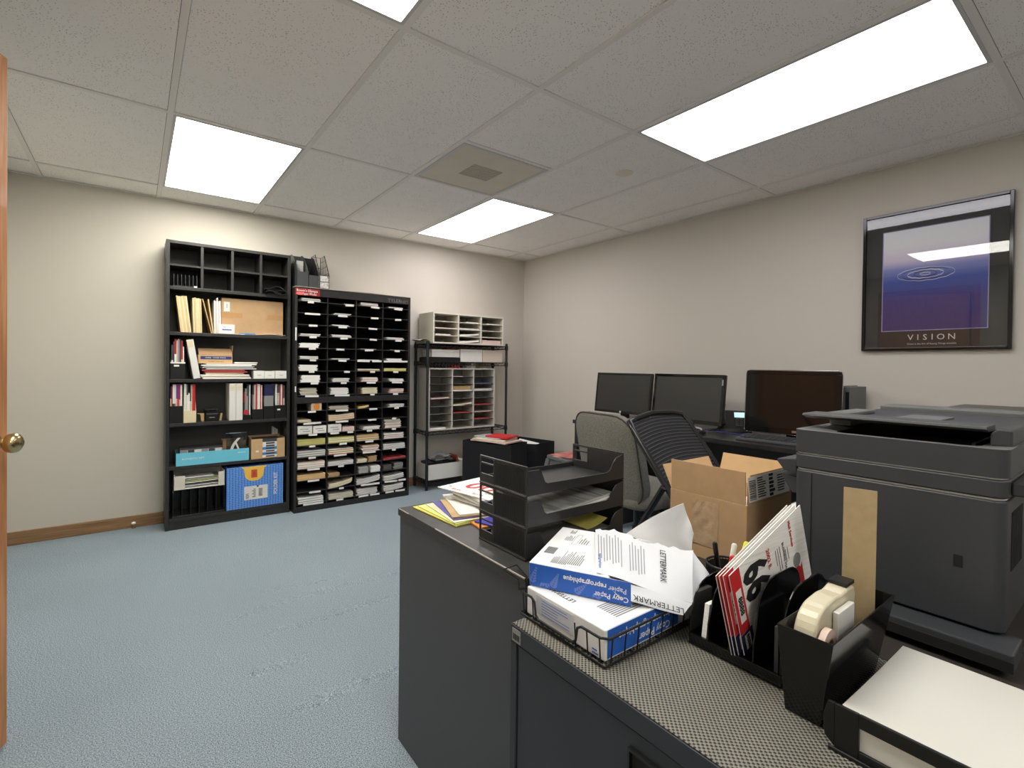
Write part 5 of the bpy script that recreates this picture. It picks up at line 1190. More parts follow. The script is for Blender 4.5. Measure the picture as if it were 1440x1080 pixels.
# ------------------------------------------------------------------ stacked letter trays
TRAY = mat('tray_black', (46, 46, 47), .32, spec=.5, bump=.04, bscale=900)
tx0, tx1, ty0, ty1 = -2.742, -2.412, -3.486, -3.296
def letter_tray(z, label):
    t = thing('letter_tray', label, 'letter tray', ((tx0+tx1)/2, (ty0+ty1)/2, z), group='letter trays in the stack of three', world=True)
    h = .0705
    MB().box(tx0+.0045, tx1-.0045, ty0+.003, ty1-.003, z+.003, z+.006).build('tray_floor', TRAY, t)
    for x, s in ((tx0, 1), (tx1, -1)):
        xa, xb = (x, x+.004) if s > 0 else (x-.004, x)
        ym = ty1-.062
        b = MB()
        b.box(xa, xb, ty0, ty1, z, z+.006).box(xa, xb, ty0, ty1, z+h-.005, z+h).box(xa, xb, ty1-.005, ty1, z+.006, z+h-.005).box(xa, xb, ty0, ty0+.005, z+.006, z+h-.005).box(xa, xb, ym-.003, ym+.003, z+.006, z+h-.005)
        b.box(xa, xb, ym+.003, ty1-.005, z+.006, z+.026).box(xa, xb, ym+.003, ty1-.005, z+.050, z+.054)
        xi0, xi1 = (xb-.0016, xb) if s > 0 else (xa, xa+.0016)
        b.box(xi0, xi1, ty0+.005, ym-.003, z+.006, z+h-.005)
        n = 22
        for k in range(n):
            y = ty0+.007+(ym-.003-ty0-.009)*k/(n-1); b.box(xa+.0005 if s > 0 else xa+.0016, xb-.0016 if s > 0 else xb-.0005, y-.0013, y+.0013, z+.009, z+h-.008)
        e = .0015
        b.box(xa-e if s > 0 else xb, xa if s > 0 else xb+e, ty0, ty1, z, z+.004)
        b.build('end_wall', TRAY, t, bevel=.0006, seg=1)
    # long sides: low in the middle, swept up at both ends
    for y, s in ((ty0, 1), (ty1, -1)):
        ya, yb = (y, y+.003) if s > 0 else (y-.003, y)
        lo = .026
        pr = [(tx0+.0042, z+.003), (tx1-.0042, z+.003), (tx1-.0042, z+h-.004), (tx1-.03, z+h-.010), (tx1-.042, z+h-.022), (tx1-.052, z+lo+.006), (tx1-.064, z+lo), (tx0+.064, z+lo), (tx0+.056, z+lo+.004), (tx0+.045, z+h-.016), (tx0+.038, z+h-.010), (tx0+.0042, z+h-.010)]
        if s < 0: pr = [(tx0+.0042, z+.003), (tx1-.0042, z+.003), (tx1-.0042, z+.018), (tx0+.0042, z+.018)]
        MB().prism(pr, 'y', ya, yb).build('side_wall', TRAY, t, bevel=.0009)
    return t
NT = ['bottom tray of the three black letter trays on the tall charcoal cabinet', 'middle tray of the three black letter trays, holding white papers', 'empty top tray of the three black letter trays']
for i in range(3): letter_tray(C1T+.0008+i*.0713, NT[i])
zt = C1T+.0008+.0713
stack(tx0+.03, tx1-.035, ty0+.006, ty1-.012, zt+.0068, 'gw', 3, .006, 'white paper stack curling in the middle black letter tray', jx=.002, jr=.01, curve=.018)
zt = C1T+.0008
stack(tx0+.03, tx1-.04, ty0+.007, ty1-.012, zt+.0068, 'dg', 3, .006, 'grey paper stack in the bottom black letter tray', jx=.002, jr=.01)
tag(MB().sheet(lambda u, v: (tx1-.115+.075*u, ty0+.02+.10*v, zt+.0268+.016*u*u), 8, 3, .0012).build('yellow_sheet', YELLOW), 'yellow sheet curling up in the bottom black letter tray', 'sheet')
text('deflecto', .0085, (tx0-.0018, ty0+.100, C1T+.138), (0,-1,0), (0,0,1), GREYP, D.objects['letter_tray.001'])

# ------------------------------------------------------------------ loose papers at the far end of the tall cabinet
z = C1T+.0006
def loose(corners, z, th, m, name, label, cat, dz=0.):
    c = [Vector((p[0], p[1], 0)) for p in corners]
    return tag(MB().sheet(lambda u, v: (c[0].lerp(c[1], u)).lerp(c[3].lerp(c[2], u), v)+Vector((0, 0, z+th/2+dz*u)), 4, 4, th).build(name, m), label, cat)
def at(cx, cy, w, d, a):
    M = Matrix.Rotation(a, 4, 'Z'); return [tuple((M @ Vector((sx*w/2, sy*d/2, 0)))[:2][i]+(cx, cy)[i] for i in (0, 1)) for sx, sy in ((-1,-1),(1,-1),(1,1),(-1,1))]
loose(at(-2.675, -3.065, .155, .235, .06), z, .003, YELLOW, 'yellow_folder', 'yellow folder lowest in the papers at the far corner of the tall cabinet'.replace('far corner', 'outer corner'), 'folder')
loose(at(-2.672, -3.072, .150, .220, .02), z+.0036, .003, GREENP, 'green_sheet', 'yellow-green sheet just above the lowest yellow folder, tall cabinet', 'sheet')
loose(at(-2.66, -3.08, .150, .21, -.10), z+.0072, .002, P_CREAM, 'cream_sheet', 'cream sheet between the yellow-green sheet and the purple card', 'sheet')
loose(at(-2.65, -3.078, .14, .20, -.2), z+.0098, .002, mat('purple_print', (96, 92, 168), .5), 'purple_card', 'purple card fanned out under the white envelope on the tall cabinet', 'card')
loose(at(-2.64, -3.085, .14, .19, -.32), z+.0124, .004, P_TAN, 'tan_card', 'tan printed card in the fan of papers on the tall cabinet', 'card')
loose(at(-2.605, -3.07, .16, .23, -.30), z+.017, .004, WHITE, 'white_envelope', 'white envelope with a dark red crest in the papers on the tall cabinet', 'envelope')
pts = Matrix.Translation((-2.632, -3.095, z+.0216)) @ Matrix.Rotation(.4, 4, 'Z')
MB().prism([(-.012, -.010), (.0, -.016), (.014, -.006), (.010, .010), (-.006, .012)], 'z', 0, .0004, M=pts).build('crest', mat('crest_dark', (110, 60, 66), .5), None); cr = D.objects['crest']
cr.parent = D.objects['white_envelope.005'] if 'white_envelope.005' in D.objects else None
loose(at(-2.62, -3.215, .16, .075, -.15), z, .004, ORANGE, 'orange_card', 'orange card poking out below the papers beside the letter trays', 'card')
loose(at(-2.615, -3.225, .13, .10, .30), z+.005, .004, mat('violet_box', (70, 72, 176), .4), 'violet_packet', 'violet and white packet beside the lowest letter tray', 'packet')
stack(-2.640, -2.470, -3.175, -2.990, z+.0222, 'wg', 5, .006, 'thick white paper block under the red printed sheet on the tall cabinet', jx=.004, jr=.14)
bl = MB().box(-2.610, -2.556, -3.245, -3.205, z+.0105, z+.052).build('blue_packet', mat('royal_blue', (52, 58, 150), .4)); tag(bl, 'small upright royal blue packet between the paper block and letter trays', 'packet')
o = loose(at(-2.56, -3.055, .20, .225, .20), z+.0535, .0022, WHITE, 'red_printed_sheet', 'white sheet with large red printing on top of the papers, tall cabinet', 'sheet')
zz = z+.0562; M = Matrix.Translation((-2.56, -3.055, zz)) @ Matrix.Rotation(.20, 4, 'Z')
o['_w'] = 1
def onsheet(body, size, x, y, m, ang=0., **k):
    R = M @ Matrix.Translation((x, y, 0)); xd = R.to_3x3() @ Vector((math.cos(ang), math.sin(ang), 0)); yd = R.to_3x3() @ Vector((-math.sin(ang), math.cos(ang), 0))
    c = text(body, size, R.translation-o.location, xd, yd, m, None, **k); c.parent = o
REDINK = mat('print_red', (196, 60, 62), .6)
onsheet('00', .105, -.005, .005, REDINK, PI/2, sx=1.1, bold=.002); onsheet('SAVE', .018, -.082, .045, REDINK, PI/2); onsheet('VOTE', .018, -.078, -.045, REDINK, PI/2); onsheet('mail  today', .011, -.058, -.075, INKG, PI/2); onsheet('no', .016, -.068, .09, REDINK, PI/2)

# ------------------------------------------------------------------ wire basket with two reams
BKT = thing('wire_basket', 'black wire desk tray holding a wrapped ream of copy paper', 'wire tray', (-2.67, -3.68, Z2), world=True)
bx0, bx1, by0, by1 = -2.816, -2.515, -3.792, -3.566
zb, zr = Z2+.002, Z2+.050
fl_ = .004
def rim(x0, x1, y0, y1, z): return [(x0, y0, z), (x1, y0, z), (x1, y1, z), (x0, y1, z)]
b = MB()
W = BLK_METAL; r = .0020
top = []
# rim runs round, dips in the middle of the short front side
o_ = .004
f0, f1 = by1+o_, by0-o_
seq = [(bx0-o_, f0, zr), (bx0-o_, f0-.040, zr), (bx0-o_, f0-.050, zr-.006), (bx0-o_, f0-.054, zr-.030), (bx0-o_, f0-.062, zr-.036), (bx0-o_, f1+.078, zr-.036), (bx0-o_, f1+.070, zr-.030), (bx0-o_, f1+.066, zr-.006), (bx0-o_, f1+.056, zr), (bx0-o_, f1+.012, zr), (bx0+.006, f1, zr), (bx1+o_, f1, zr), (bx1+o_, f0, zr)]
b.tube(seq, .0024, 8, closed=True)
b.build('rim', W, BKT, smooth=60)
b = MB(); b.tube(rim(bx0, bx1, by0, by1, zb), r, 6, closed=True)
for k in range(1, 12): y = by0+(by1-by0)*k/12; b.tube([(bx0, y, zb), (bx1, y, zb)], .0014, 5)
for k in range(1, 4): x = bx0+(bx1-bx0)*k/4; b.tube([(x, by0, zb), (x, by1, zb)], .0016, 5)
b.build('wire_floor', W, BKT)
sides = [MB(), MB(), MB(), MB()]
for k in range(9):
    x = bx0+.014+(bx1-bx0-.026)*k/8; sides[0].tube([(x, by0, zb), (x, f1, zr)], .0014, 5); sides[1].tube([(x, by1, zb), (x, f0, zr)], .0014, 5)
for k in range(8):
    y = by0+.010+(by1-by0-.02)*k/7
    tp = zr-.036 if f1+.078 < y < f0-.062 else zr
    sides[2].tube([(bx0, y, zb), (bx0-o_, y, tp)], .0014, 5); sides[3].tube([(bx1, y, zb), (bx1+o_, y, zr)], .0014, 5)
e2 = .0016
sides[0].tube([(bx0, by0-e2, zb+.003), (bx1, by0-e2, zb+.003)], .0014, 5); sides[1].tube([(bx0, by1+e2, zb+.003), (bx1, by1+e2, zb+.003)], .0014, 5); sides[2].tube([(bx0-e2, by0, zb+.003), (bx0-e2, by1, zb+.003)], .0014, 5); sides[3].tube([(bx1+e2, by0, zb+.003), (bx1+e2, by1, zb+.003)], .0014, 5)
for sd in sides: sd.build('wire_side', W, BKT)
# folded-up handle loop at the back end
MB().tube([(bx0-o_, f0, zr), (bx0-o_, f0+.0005, .7215), (bx0-o_, f0+.055, .724), (bx0+.035, f0+.058, .724), (bx0+.018, f0+.001, .7215), (bx0+.018, f0, zr)], .0018, 6).build('handle_loop', W, BKT, smooth=60)

def lines(b, x0, x1, y0, y1, n, z, rnd, fill=.45, M=None, minw=.55):
    """rows of small type as thin bars, along x"""
    for k in range(n):
        y = y0+(y1-y0)*k/max(1, n-1); h = (y1-y0)/max(1, n-1)*fill
        xe = x0+(x1-x0)*rnd.uniform(minw, 1); b.box(x0, xe, y-h/2, y+h/2, z, z+.0002, M=M)
REAM = mat('ream_wrap', (240, 241, 242), .35)
R1 = thing('paper_ream', 'wrapped ream of copy paper lying in the wire tray, underneath the torn one', 'paper ream', (-2.67, -3.68, zb+.0025), world=True)
rx0, rx1, ry0, ry1, rz0, rz1 = -2.808, -2.526, -3.784, -3.574, zb+.0025, zb+.0567
MB().box(rx0, rx1, ry0, ry1, rz0, rz1).build('wrapper', REAM, R1, bevel=.0025, seg=3)
MB().box(rx0+.006, rx1-.075, ry0-.0006, ry0-.0002, rz0+.004, rz1-.002).build('blue_band', BLUE, R1)
MB().box(rx0-.0006, rx0-.0002, ry0+.075, ry1-.03, rz0+.012, rz1-.006).build('pale_print', mat('print_pale', (206, 210, 218), .5), R1)
rnd = random.Random(2)
b = MB(); K = Matrix.Translation((rx0-.0007, 0, 0)) @ Matrix(((0, 0, -1, 0), (-1, 0, 0, 0), (0, 1, 0, 0), (0, 0, 0, 1)))
lines(b, 3.62, 3.70, rz0+.016, rz1-.012, 6, 0, rnd, fill=.2, M=K); lines(b, 3.755, 3.772, rz0+.006, rz0+.012, 2, 0, rnd, M=K); b.build('small_print', INKB, R1)
b = MB(); lines(b, rx0+.05, rx1-.10, ry0+.02, ry0+.065, 9, rz1+.0003, rnd); b.build('small_print', INKG, R1)
text('LETTERMARK', .015, (rx0+.030, ry1-.062, rz1+.0004), (0,1,0), (-1,0,0), INK, R1)
# printing is upside down on this side, as in the photo
text('Copy Paper', .019, (rx0+.135, ry0-.0009, rz0+.014), (-1,0,0), (0,0,-1), INKW, R1, bold=.0003); text('Papier reprographique', .019, (rx0+.120, ry0-.0009, rz0+.034), (-1,0,0), (0,0,-1), INKW, R1, bold=.0003)

A = Vector((-2.802, -3.575, rz1+.0018)); U = Vector((.453, -.891, 0)).normalized(); V = Vector((.891, .453, 0)); N = Vector((0, 0, 1))
TM = Matrix((U, V, N)).transposed().to_4x4(); TM.translation = A
TM = TM @ Matrix.Rotation(.075, 4, 'X')
R2 = thing('torn_paper_ream', 'torn-open ream of copy paper with a blue band, on top of the wrapped ream', 'paper ream', A, world=True)
LU, LV, HH = .205, .196, .046
MB().box(.004, .118, .003, LV-.003, .001, HH-.002, M=TM).build('paper_block', P_WHITE, R2)
# wrapper: bottom, sides and a top that ends in a ragged tear
tear = lambda v: .142-.050*v+.10*(1-v)**3*.2+.004*math.sin(31*v)+.003*math.sin(67*v+1)
b = MB()
nv = 40
b.sheet(lambda u, v: TM @ Vector((tear(v)*u, LV*v, HH+.0006+.0015*math.sin(PI*u)*math.sin(PI*v))), 10, nv, .0006)
b.sheet(lambda u, v: TM @ Vector((LU*u, 0, HH*v)), 10, 4, .0006).sheet(lambda u, v: TM @ Vector((LU*u, LV, HH*v)), 10, 4, .0006).sheet(lambda u, v: TM @ Vector((0, LV*u, HH*v)), 4, 4, .0006)
b.sheet(lambda u, v: TM @ Vector((LU*u, LV*v, .0003)), 4, 4, .0005)
b.build('wrapper', REAM, R2, smooth=30)
MB().box(.0005, LU, -.0012, -.0005, .0005, HH, M=TM).build('blue_band', BLUE, R2)
def leafshape(fern, cx, cy, a, l, w):
    R = TM @ Matrix(((1, 0, 0, cx), (0, 0, -1, -.0014), (0, 1, 0, cy), (0, 0, 0, 1))) @ Matrix.Rotation(a, 4, 'Z')
    pts = [(0, 0), (l*.3, w*.9), (l*.7, w), (l, 0), (l*.7, -w), (l*.3, -w*.9)]
    fern.prism(pts, 'z', 0, .0003, M=R)
for (cx, cy, a, L_, n) in ((.004, .004, 1.25, .038, 6), (.048, .002, 1.15, .036, 7), (.095, .002, .75, .034, 6), (.13, .0, .5, .028, 5), (.02, .0, .35, .03, 5)):
    fern = MB()
    for k in range(n):
        f = (k+.6)/n; px, py = cx+math.cos(a)*L_*f, cy+math.sin(a)*L_*f
        for s in (-1, 1):
            l = .011*(1.1-f); q = a+s*.8
            if 0.001 < py+math.sin(q)*l < HH-.001 and py > .001: leafshape(fern, px, py, q, l, .0022)
    fern.build('fern_print', BLUE2, R2)
def onband(body, size, cu, cz, m, bold=0.): text(body, size, TM @ Vector((cu, -.0016, cz)), -U, -N, m, R2, bold=bold)
onband('Copy Paper', .0138, .168, .0115, INKW, .0002); onband('Papier', .0138, .180, .0275, INKW); onband('reprographique', .0138, .116, .0300, INKW, .0003)
rnd = random.Random(5); b = MB()
T2 = TM @ Matrix.Translation((0, 0, HH+.0024)) @ Matrix(((0, 1, 0, 0), (1, 0, 0, 0), (0, 0, 1, 0), (0, 0, 0, 1)))
# rows run along v (the short side)
lines(b, .014, .046, .040, .052, 5, 0, rnd, M=T2); lines(b, .014, .078, .056, .070, 5, 0, rnd, M=T2); lines(b, .020, .080, .074, .098, 7, 0, rnd, M=T2)
lines(b, .125, .155, .030, .046, 6, 0, rnd, M=T2); lines(b, .118, .158, .066, .082, 4, 0, rnd, M=T2); lines(b, .165, .185, .030, .040, 4, 0, rnd, M=T2)
fr = [(.112, .052), (.165, .052), (.165, .053), (.112, .053)]
b.box(.112, .165, .050, .0507, 0, .0002, M=T2).box(.112, .165, .0605, .0612, 0, .0002, M=T2).box(.112, .1127, .0507, .0605, 0, .0002, M=T2).box(.1643, .165, .0507, .0605, 0, .0002, M=T2)
b.build('small_print', INKG, R2)
b = MB(); rnd = random.Random(9); y = .052
while y < .082: w_ = rnd.choice((.0006, .0010, .0016)); b.box(.010, .032, y, y+w_, HH+.0016, HH+.0026, M=TM); y += w_+rnd.choice((.0007, .0012))
b.build('barcode', INKG, R2)
# the loose end of the wrapper, opened out over the near side
INNER = mat('wrap_inner', (222, 224, 230), .5)
def patch(c00, c10, c11, c01, bump=.004, ph=0):
    c = [Vector(p) for p in (c00, c10, c11, c01)]
    def f(u, v):
        p = c[0].lerp(c[1], u).lerp(c[3].lerp(c[2], u), v)
        return p+Vector((-.3, -.2, 1))*(bump*math.sin(3.1*u+ph)*math.sin(PI*v*1.5+ph)+bump*.5*math.sin(7*u+4*v))
    return f
b = MB()
P00 = TM @ Vector((.138, .004, HH+.0035)); P01 = TM @ Vector((.080, LV-.002, HH+.006))
P11 = Vector((-2.488, -3.742, .762))
def flap1(u, v):
    f = patch(P00, (-2.600, -3.814, .709), P11, P01, .003, .4)(u, v)
    rag = (.006*math.sin(40*u)+.004*math.sin(71*u))*max(0, v-.85)/.15
    lump = .016*math.exp(-((u-.22)/.2)**2-((v-.75)/.5)**2)
    return f+V*rag+N*lump
b.sheet(flap1, 26, 22, .0006)
b.sheet(lambda u, v: patch(TM @ Vector((.185, -.0022, .010)), (-2.642, -3.822, .703), (-2.600, -3.8145, .709), P00, .002, 1.)(u, v), 12, 8, .0006)
b.sheet(lambda u, v: patch((-2.600, -3.8145, .709), (-2.562, -3.821, .688), (-2.488, -3.802, .706), P11, .004, 2.)(u, v), 8, 10, .0006)
b.build('torn_flap', INNER, R2, smooth=40)
b = MB(); apex = Vector((-2.495, -3.722, .862))
b.sheet(lambda u, v: (Vector((-2.545, -3.605, .772)).lerp(Vector((-2.484, -3.740, .735)), u)).lerp(apex+Vector((.012, -.012, -.05))*u*1.3, v)+Vector((.01, .012, 0))*math.sin(PI*v)*.6+Vector((-.006, -.004, .004))*math.sin(6*u+3*v), 12, 14, .0006)
b.build('raised_flap', REAM, R2, smooth=50)
# lettering and small type on the opened flap
def onflap(u, v, h=.0008):
    p = Vector(flap1(u, v)); du = Vector(flap1(min(1, u+.03), v))-Vector(flap1(max(0, u-.03), v)); dv = Vector(flap1(u, min(1, v+.03)))-Vector(flap1(u, max(0, v-.03)))
    n = du.cross(dv).normalized()
    if n.z < 0: n = -n
    return p+n*h, du.normalized(), dv.normalized(), n
p, du, dv, n = onflap(.70, .52, .0022); text('LETTERMARK', .0175, p, -dv, n.cross(-dv), INK, R2, space=1.0)
b = MB()
for k in range(17):
    if k in (9, 10): continue
    u = .03+.030*k; v0, v1 = .22+.03*math.sin(k*2.1)+.10*max(0, .3-u), .84-.05*(k % 3)
    ps = [onflap(u, v0+(v1-v0)*q/10, .0009) for q in range(11)]
    o_ = len(b.v)
    for (p, du, dv, n) in ps: b.v += [tuple(p-du*.0009), tuple(p+du*.0009)]
    for q in range(10): a = o_+2*q; b.f.append((a, a+1, a+3, a+2)); b.m.append(0)
b.build('small_print', INKG, R2)
p, du, dv, n = onflap(.045, .22, .0015); text('reprographique', .0085, p, -dv, n.cross(-dv), INKB, R2)
q = patch(TM @ Vector((.185, -.0022, .010)), (-2.642, -3.822, .703), (-2.600, -3.8145, .709), P00, .002, 1.)
p0, p1, p2 = Vector(q(.30, .30)), Vector(q(.9, .30)), Vector(q(.30, .8)); xd = (p0-p1).normalized(); nn = (p1-p0).cross(p2-p0).normalized()
text('LETTERMARK', .016, p0.lerp(p1, .55)-nn*0+((CAM-p0).normalized()*.004), xd, (p0-p2), INK, R2)

# ------------------------------------------------------------------ cardboard box with open flaps
z = C2T+.0008; kx0, kx1, ky0, ky1, kz = -2.243, -2.003, -3.732, -3.512, .817
t = thing('cardboard_box', 'open brown cardboard box with four raised flaps and a shipping label', 'box', ((kx0+kx1)/2, (ky0+ky1)/2, z), world=True)
e = .004
b = MB().box(kx0, kx0+e, ky0, ky1, z, kz).box(kx1-e, kx1, ky0, ky1, z, kz).box(kx0+e, kx1-e, ky0, ky0+e, z, kz).box(kx0+e, kx1-e, ky1-e, ky1, z, kz).box(kx0+e, kx1-e, ky0+e, ky1-e, z, z+e)
b.build('body', CARDB, t, bevel=.0012)
FH = .082
def flapf(name, a, c, lean, h, m=CARDB, inset=.004):
    a, c = Vector(a), Vector(c); d = (c-a).normalized(); a = a+d*inset; c = c-d*inset; L_ = Vector(lean)
    return MB().sheet(lambda u, v: a.lerp(c, u)+Vector((0, 0, .0008))+L_*v+Vector((0, 0, h*v)), 4, 3, e*.8).build(name, m, t)
flapf('flap', (kx0+.002, ky0, kz), (kx0+.002, ky1, kz), (-.004, 0, 0), FH)
flapf('flap', (kx0, ky1-.002, kz), (kx1, ky1-.002, kz), (.004, .034, 0), FH-.022, CARDB_IN)
flapf('flap', (kx1-.002, ky0, kz), (kx1-.002, ky1, kz), (.030, 0, 0), FH-.008, CARDB_IN)
fr = flapf('flap', (kx0, ky0+.002, kz), (kx1, ky0+.002, kz), (.022, .006, 0), FH-.012)
fm = MB(); a = Vector((kx0+.010, ky0-.0004, kz+.006)); xd = Vector((1, 0, 0)); yd = Vector((.022, .006, FH-.012)).normalized(); FMx = frame_mat(a, xd, yd)
fm.box(0, .215, 0, .062, 0, .0006, M=FMx).build('shipping_label', WHITE2, t)
b = MB(); rnd = random.Random(3); yy = .004
while yy < .052: w_ = rnd.choice((.0008, .0014, .0022)); b.box(.004, .036, yy, yy+w_, .0007, .001, M=FMx); yy += w_+rnd.choice((.0010, .0018))
lines(b, .045, .09, .008, .055, 9, .0007, rnd, M=FMx); lines(b, .105, .135, .006, .056, 6, .0007, rnd, fill=.7, M=FMx); lines(b, .15, .20, .01, .05, 7, .0007, rnd, M=FMx)
b.build('label_print', INK, t)
MB().sheet(lambda u, v: (kx0-.0008-.0006*math.sin(23*u*v), ky0+.075+.075*u, z+.035+.118*v), 12, 12, .0004).build('clear_tape', mat('crinkled_tape', (186, 158, 126), .18, noise=.12, nscale=55, bump=.8, bscale=60), t)
tag(MB().box(kx0+.03, kx1-.006, ky0+.006, ky1-.03, z+.0046, z+.128).build('paper_block', P_WHITE), 'white papers filling the open cardboard box', 'papers')
tag(MB().sheet(lambda u, v: (kx1-.06+.050*u, ky0+.010+.05*v, z+.131+.05*u*v), 4, 4, .001).build('white_sheet', WHITE), 'white sheet showing above the box rim beside the label flap', 'sheet')

# ------------------------------------------------------------------ pen cup
MX, MY = -2.438, -3.790
t = thing('pen_cup', 'round black mesh pen cup behind the paper rack, full of markers', 'pen cup', (MX, MY, Z2), world=True)
MESHM = mat('mesh_cup', (30, 30, 31), .4)
b = MB(); R_, Hc = .040, .088
for k in range(40):
    a = 2*PI*k/40
    for s in (-1, 1): b.tube([(MX+R_*math.cos(a+s*.9*q/6), MY+R_*math.sin(a+s*.9*q/6), Z2+.004+(Hc-.006)*q/6) for q in range(7)], .0008, 4)
b.lathe([(.0385, .002), (.0385, Hc-.004)], (MX, MY, Z2), 28, caps=False)
b.build('mesh_wall', MESHM, t, smooth=60)
b = MB()
for zz in (.003, Hc): b.tube([(MX+R_*math.cos(2*PI*k/28), MY+R_*math.sin(2*PI*k/28), Z2+zz) for k in range(28)], .0026, 6, closed=True)
b.lathe([(.038, .0005), (.038, .0025)], (MX, MY, Z2), 24).build('rim', MESHM, t, smooth=60)
def pen(dx, dy, lx, ly, ln, r, body, cap, label, capf=.35, tip=False):
    foot = Vector((MX+dx, MY+dy, Z2+.006)); d = Vector((lx, ly, 1)).normalized()
    z_ = d; x_ = z_.orthogonal().normalized(); y_ = z_.cross(x_); M = Matrix((x_, y_, z_)).transposed().to_4x4(); M.translation = foot
    t = thing('marker_pen', label, 'pen', foot, world=True)
    MB().lathe([(r*.9, 0), (r, .002), (r, ln*(1-capf))], seg=12, M=M).build('barrel', body, t, smooth=40)
    MB().lathe([(r*1.08, ln*(1-capf)+.0003), (r*1.08, ln*.97), (r*.7, ln)], seg=12, M=M).build('pen_cap', cap, t, smooth=40)
GRN = mat('marker_green', (28, 124, 84), .4); YLW = mat('marker_yellow', (226, 226, 60), .4)
pen(.010, .012, -.25, .02, .132, .0048, BLK_PLASTIC, BLK_PLASTIC, 'black marker with a white end leaning in the mesh pen cup', .2)
pen(-.004, .004, -.10, -.25, .112, .0055, WHITE2, REDB, 'red-capped marker in the mesh pen cup')
pen(.004, -.012, .10, -.20, .108, .0065, WHITE2, GRN, 'green-capped marker in the mesh pen cup')
pen(.012, -.004, .32, -.12, .130, .0062, YLW, YLW, 'yellow highlighter in the mesh pen cup')
pen(.016, .008, .18, -.05, .118, .0055, WHITE2, WHITE, 'white pen beside the yellow highlighter, cup side facing the divider')
pen(.016, -.014, .38, -.22, .116, .005, WHITE2, WHITE2, 'short white pen between yellow highlighter and leaflets')

# ------------------------------------------------------------------ upright divider rack with leaflets
VX0, VX1 = -2.632, -2.462
t = thing('file_divider', 'glossy black upright divider rack holding red and white leaflets, on the woven mat', 'divider rack', (-2.55, -3.91, Z2), world=True)
MB().box(VX0, VX1, -3.992, -3.828, Z2, Z2+.006).box(VX0, VX0+.006, -3.992, -3.828, Z2+.006, Z2+.020).build('base', BLK_GLOSS, t, bevel=.001)
YS = [-3.828, -3.8675, -3.907, -3.9485, -3.992]
for i, y in enumerate(YS):
    y = y if i else y-.003
    hh = (.110, .122, .136, .147, .150)[i]; sh = hh*.62
    pr = [(VX0+.0005, Z2+.0205), (VX0+.0005, Z2+.050), (VX0+.012, Z2+sh)]
    for k in range(1, 7): a = PI/2*k/6; pr.append((VX0+.012+.06*(1-math.cos(a)), Z2+sh+(hh-sh)*math.sin(a)))
    for k in range(7): a = PI/2*k/6; pr.append((VX1-.04+.04*math.sin(a), Z2+hh-.04*(1-math.cos(a))))
    pr += [(VX1, Z2+.0065), (VX0+.0065, Z2+.0065), (VX0+.0065, Z2+.0205)]
    MB().prism(pr, 'y', y, y+.003).build('divider_plate', BLK_GLOSS, t, bevel=.0008)
tag(MB().prism([(VX0+.008, Z2+.0075), (VX0+.10, Z2+.0075), (VX0+.10, Z2+.072), (VX0+.020, Z2+.075)], 'y', -3.857, -3.848).build('white_cards', P_WHITE), 'white cards in the slot of the divider rack by the wire tray', 'cards')
# leaflets: long cards lying on their side, tipped up toward the back
LW, LH = .258, .150
def leaflet(i, y, dx, dz, lean, label, number):
    ax = Vector((.955, -.010+lean, .300)).normalized(); dn_ = Vector((.20, -.030, -.975)); dn_ = (dn_-ax*dn_.dot(ax)).normalized()
    o0 = Vector((-2.686+dx, y, .818+dz)); F = frame_mat(o0, ax, -dn_)      # x along the leaflet, y up, z toward the camera side
    t = thing('leaflet', label, 'leaflet', o0, group=None, world=True)
    MB().box(0, LW, -LH, 0, -.0012, 0, M=F).build('sheet', P_WHITE if i else WHITE2, t)
    f = .00035
    MB().box(.0005, .030, -LH*.76, -.0005, .0001, f, M=F).build('red_panel', RED if i == 0 else REDB, t)
    MB().box(.0005, .036, -LH+.0005, -LH*.765, .0001, f, M=F).build('navy_panel', NAVY, t)
    MB().box(.008, .024, -LH*.64, -LH*.24, f+.0001, f+.0003, M=F).build('number_panel', WHITE, t)
    MB().box(.010, .027, -LH*.97, -LH*.80, f+.0001, f+.0003, M=F).build('number_panel', WHITE, t)
    X, Y_ = F.to_3x3() @ Vector((1, 0, 0)), F.to_3x3() @ Vector((0, 1, 0))
    P = lambda a, b_: F @ Vector((a, b_, f+.0006))
    text(number, .0165, P(.016, -LH*.44), -Y_, X, INK, t, bold=.0006); text('8888', .012, P(.0185, -LH*.885), -Y_, X, INK, t, bold=.0003)
    if i == 3:
        text('66', .104, P(.070, -.047), -Y_, X, INK, t, bold=.0038, sx=.60)
        text('2002 E.', .013, P(.120, -LH*.25), -Y_, X, REDINK, t, bold=.0003); text('BUSINESS MAIL', .009, P(.172, -LH*.42), -Y_, X, INK, t); text('Mail Services', .010, P(.205, -LH*.22), -Y_, X, REDINK, t, bold=.0003)
        b = MB(); K = F @ Matrix.Translation((0, 0, f)) @ Matrix(((0, 1, 0, 0), (-1, 0, 0, 0), (0, 0, 1, 0), (0, 0, 0, 1)))
        lines(b, .035, .085, .145, .160, 3, .0002, random.Random(1), fill=.25, M=K); lines(b, .05, .09, .178, .186, 2, .0002, random.Random(4), fill=.25, M=K); b.build('small_print', INKG, t)
        b = MB(); 
        pr = [(.198, -.118), (.21, -.098), (.222, -.112), (.229, -.105), (.229, -.149), (.198, -.149)]
        b.prism(pr, 'z', .0002, .0005, M=F).build('red_flower_print', REDB, t)
        MB().prism([(.213+.014*math.cos(2*PI*k/16), -.092+.014*math.sin(2*PI*k/16)) for k in range(16)], 'z', .0002, .0006, M=F).build('round_photo_print', GREYP, t)
    return t
leaflet(0, -3.9110, .001, -.002, .004, 'red and white leaflet at the back of the four in the divider rack', '8888')
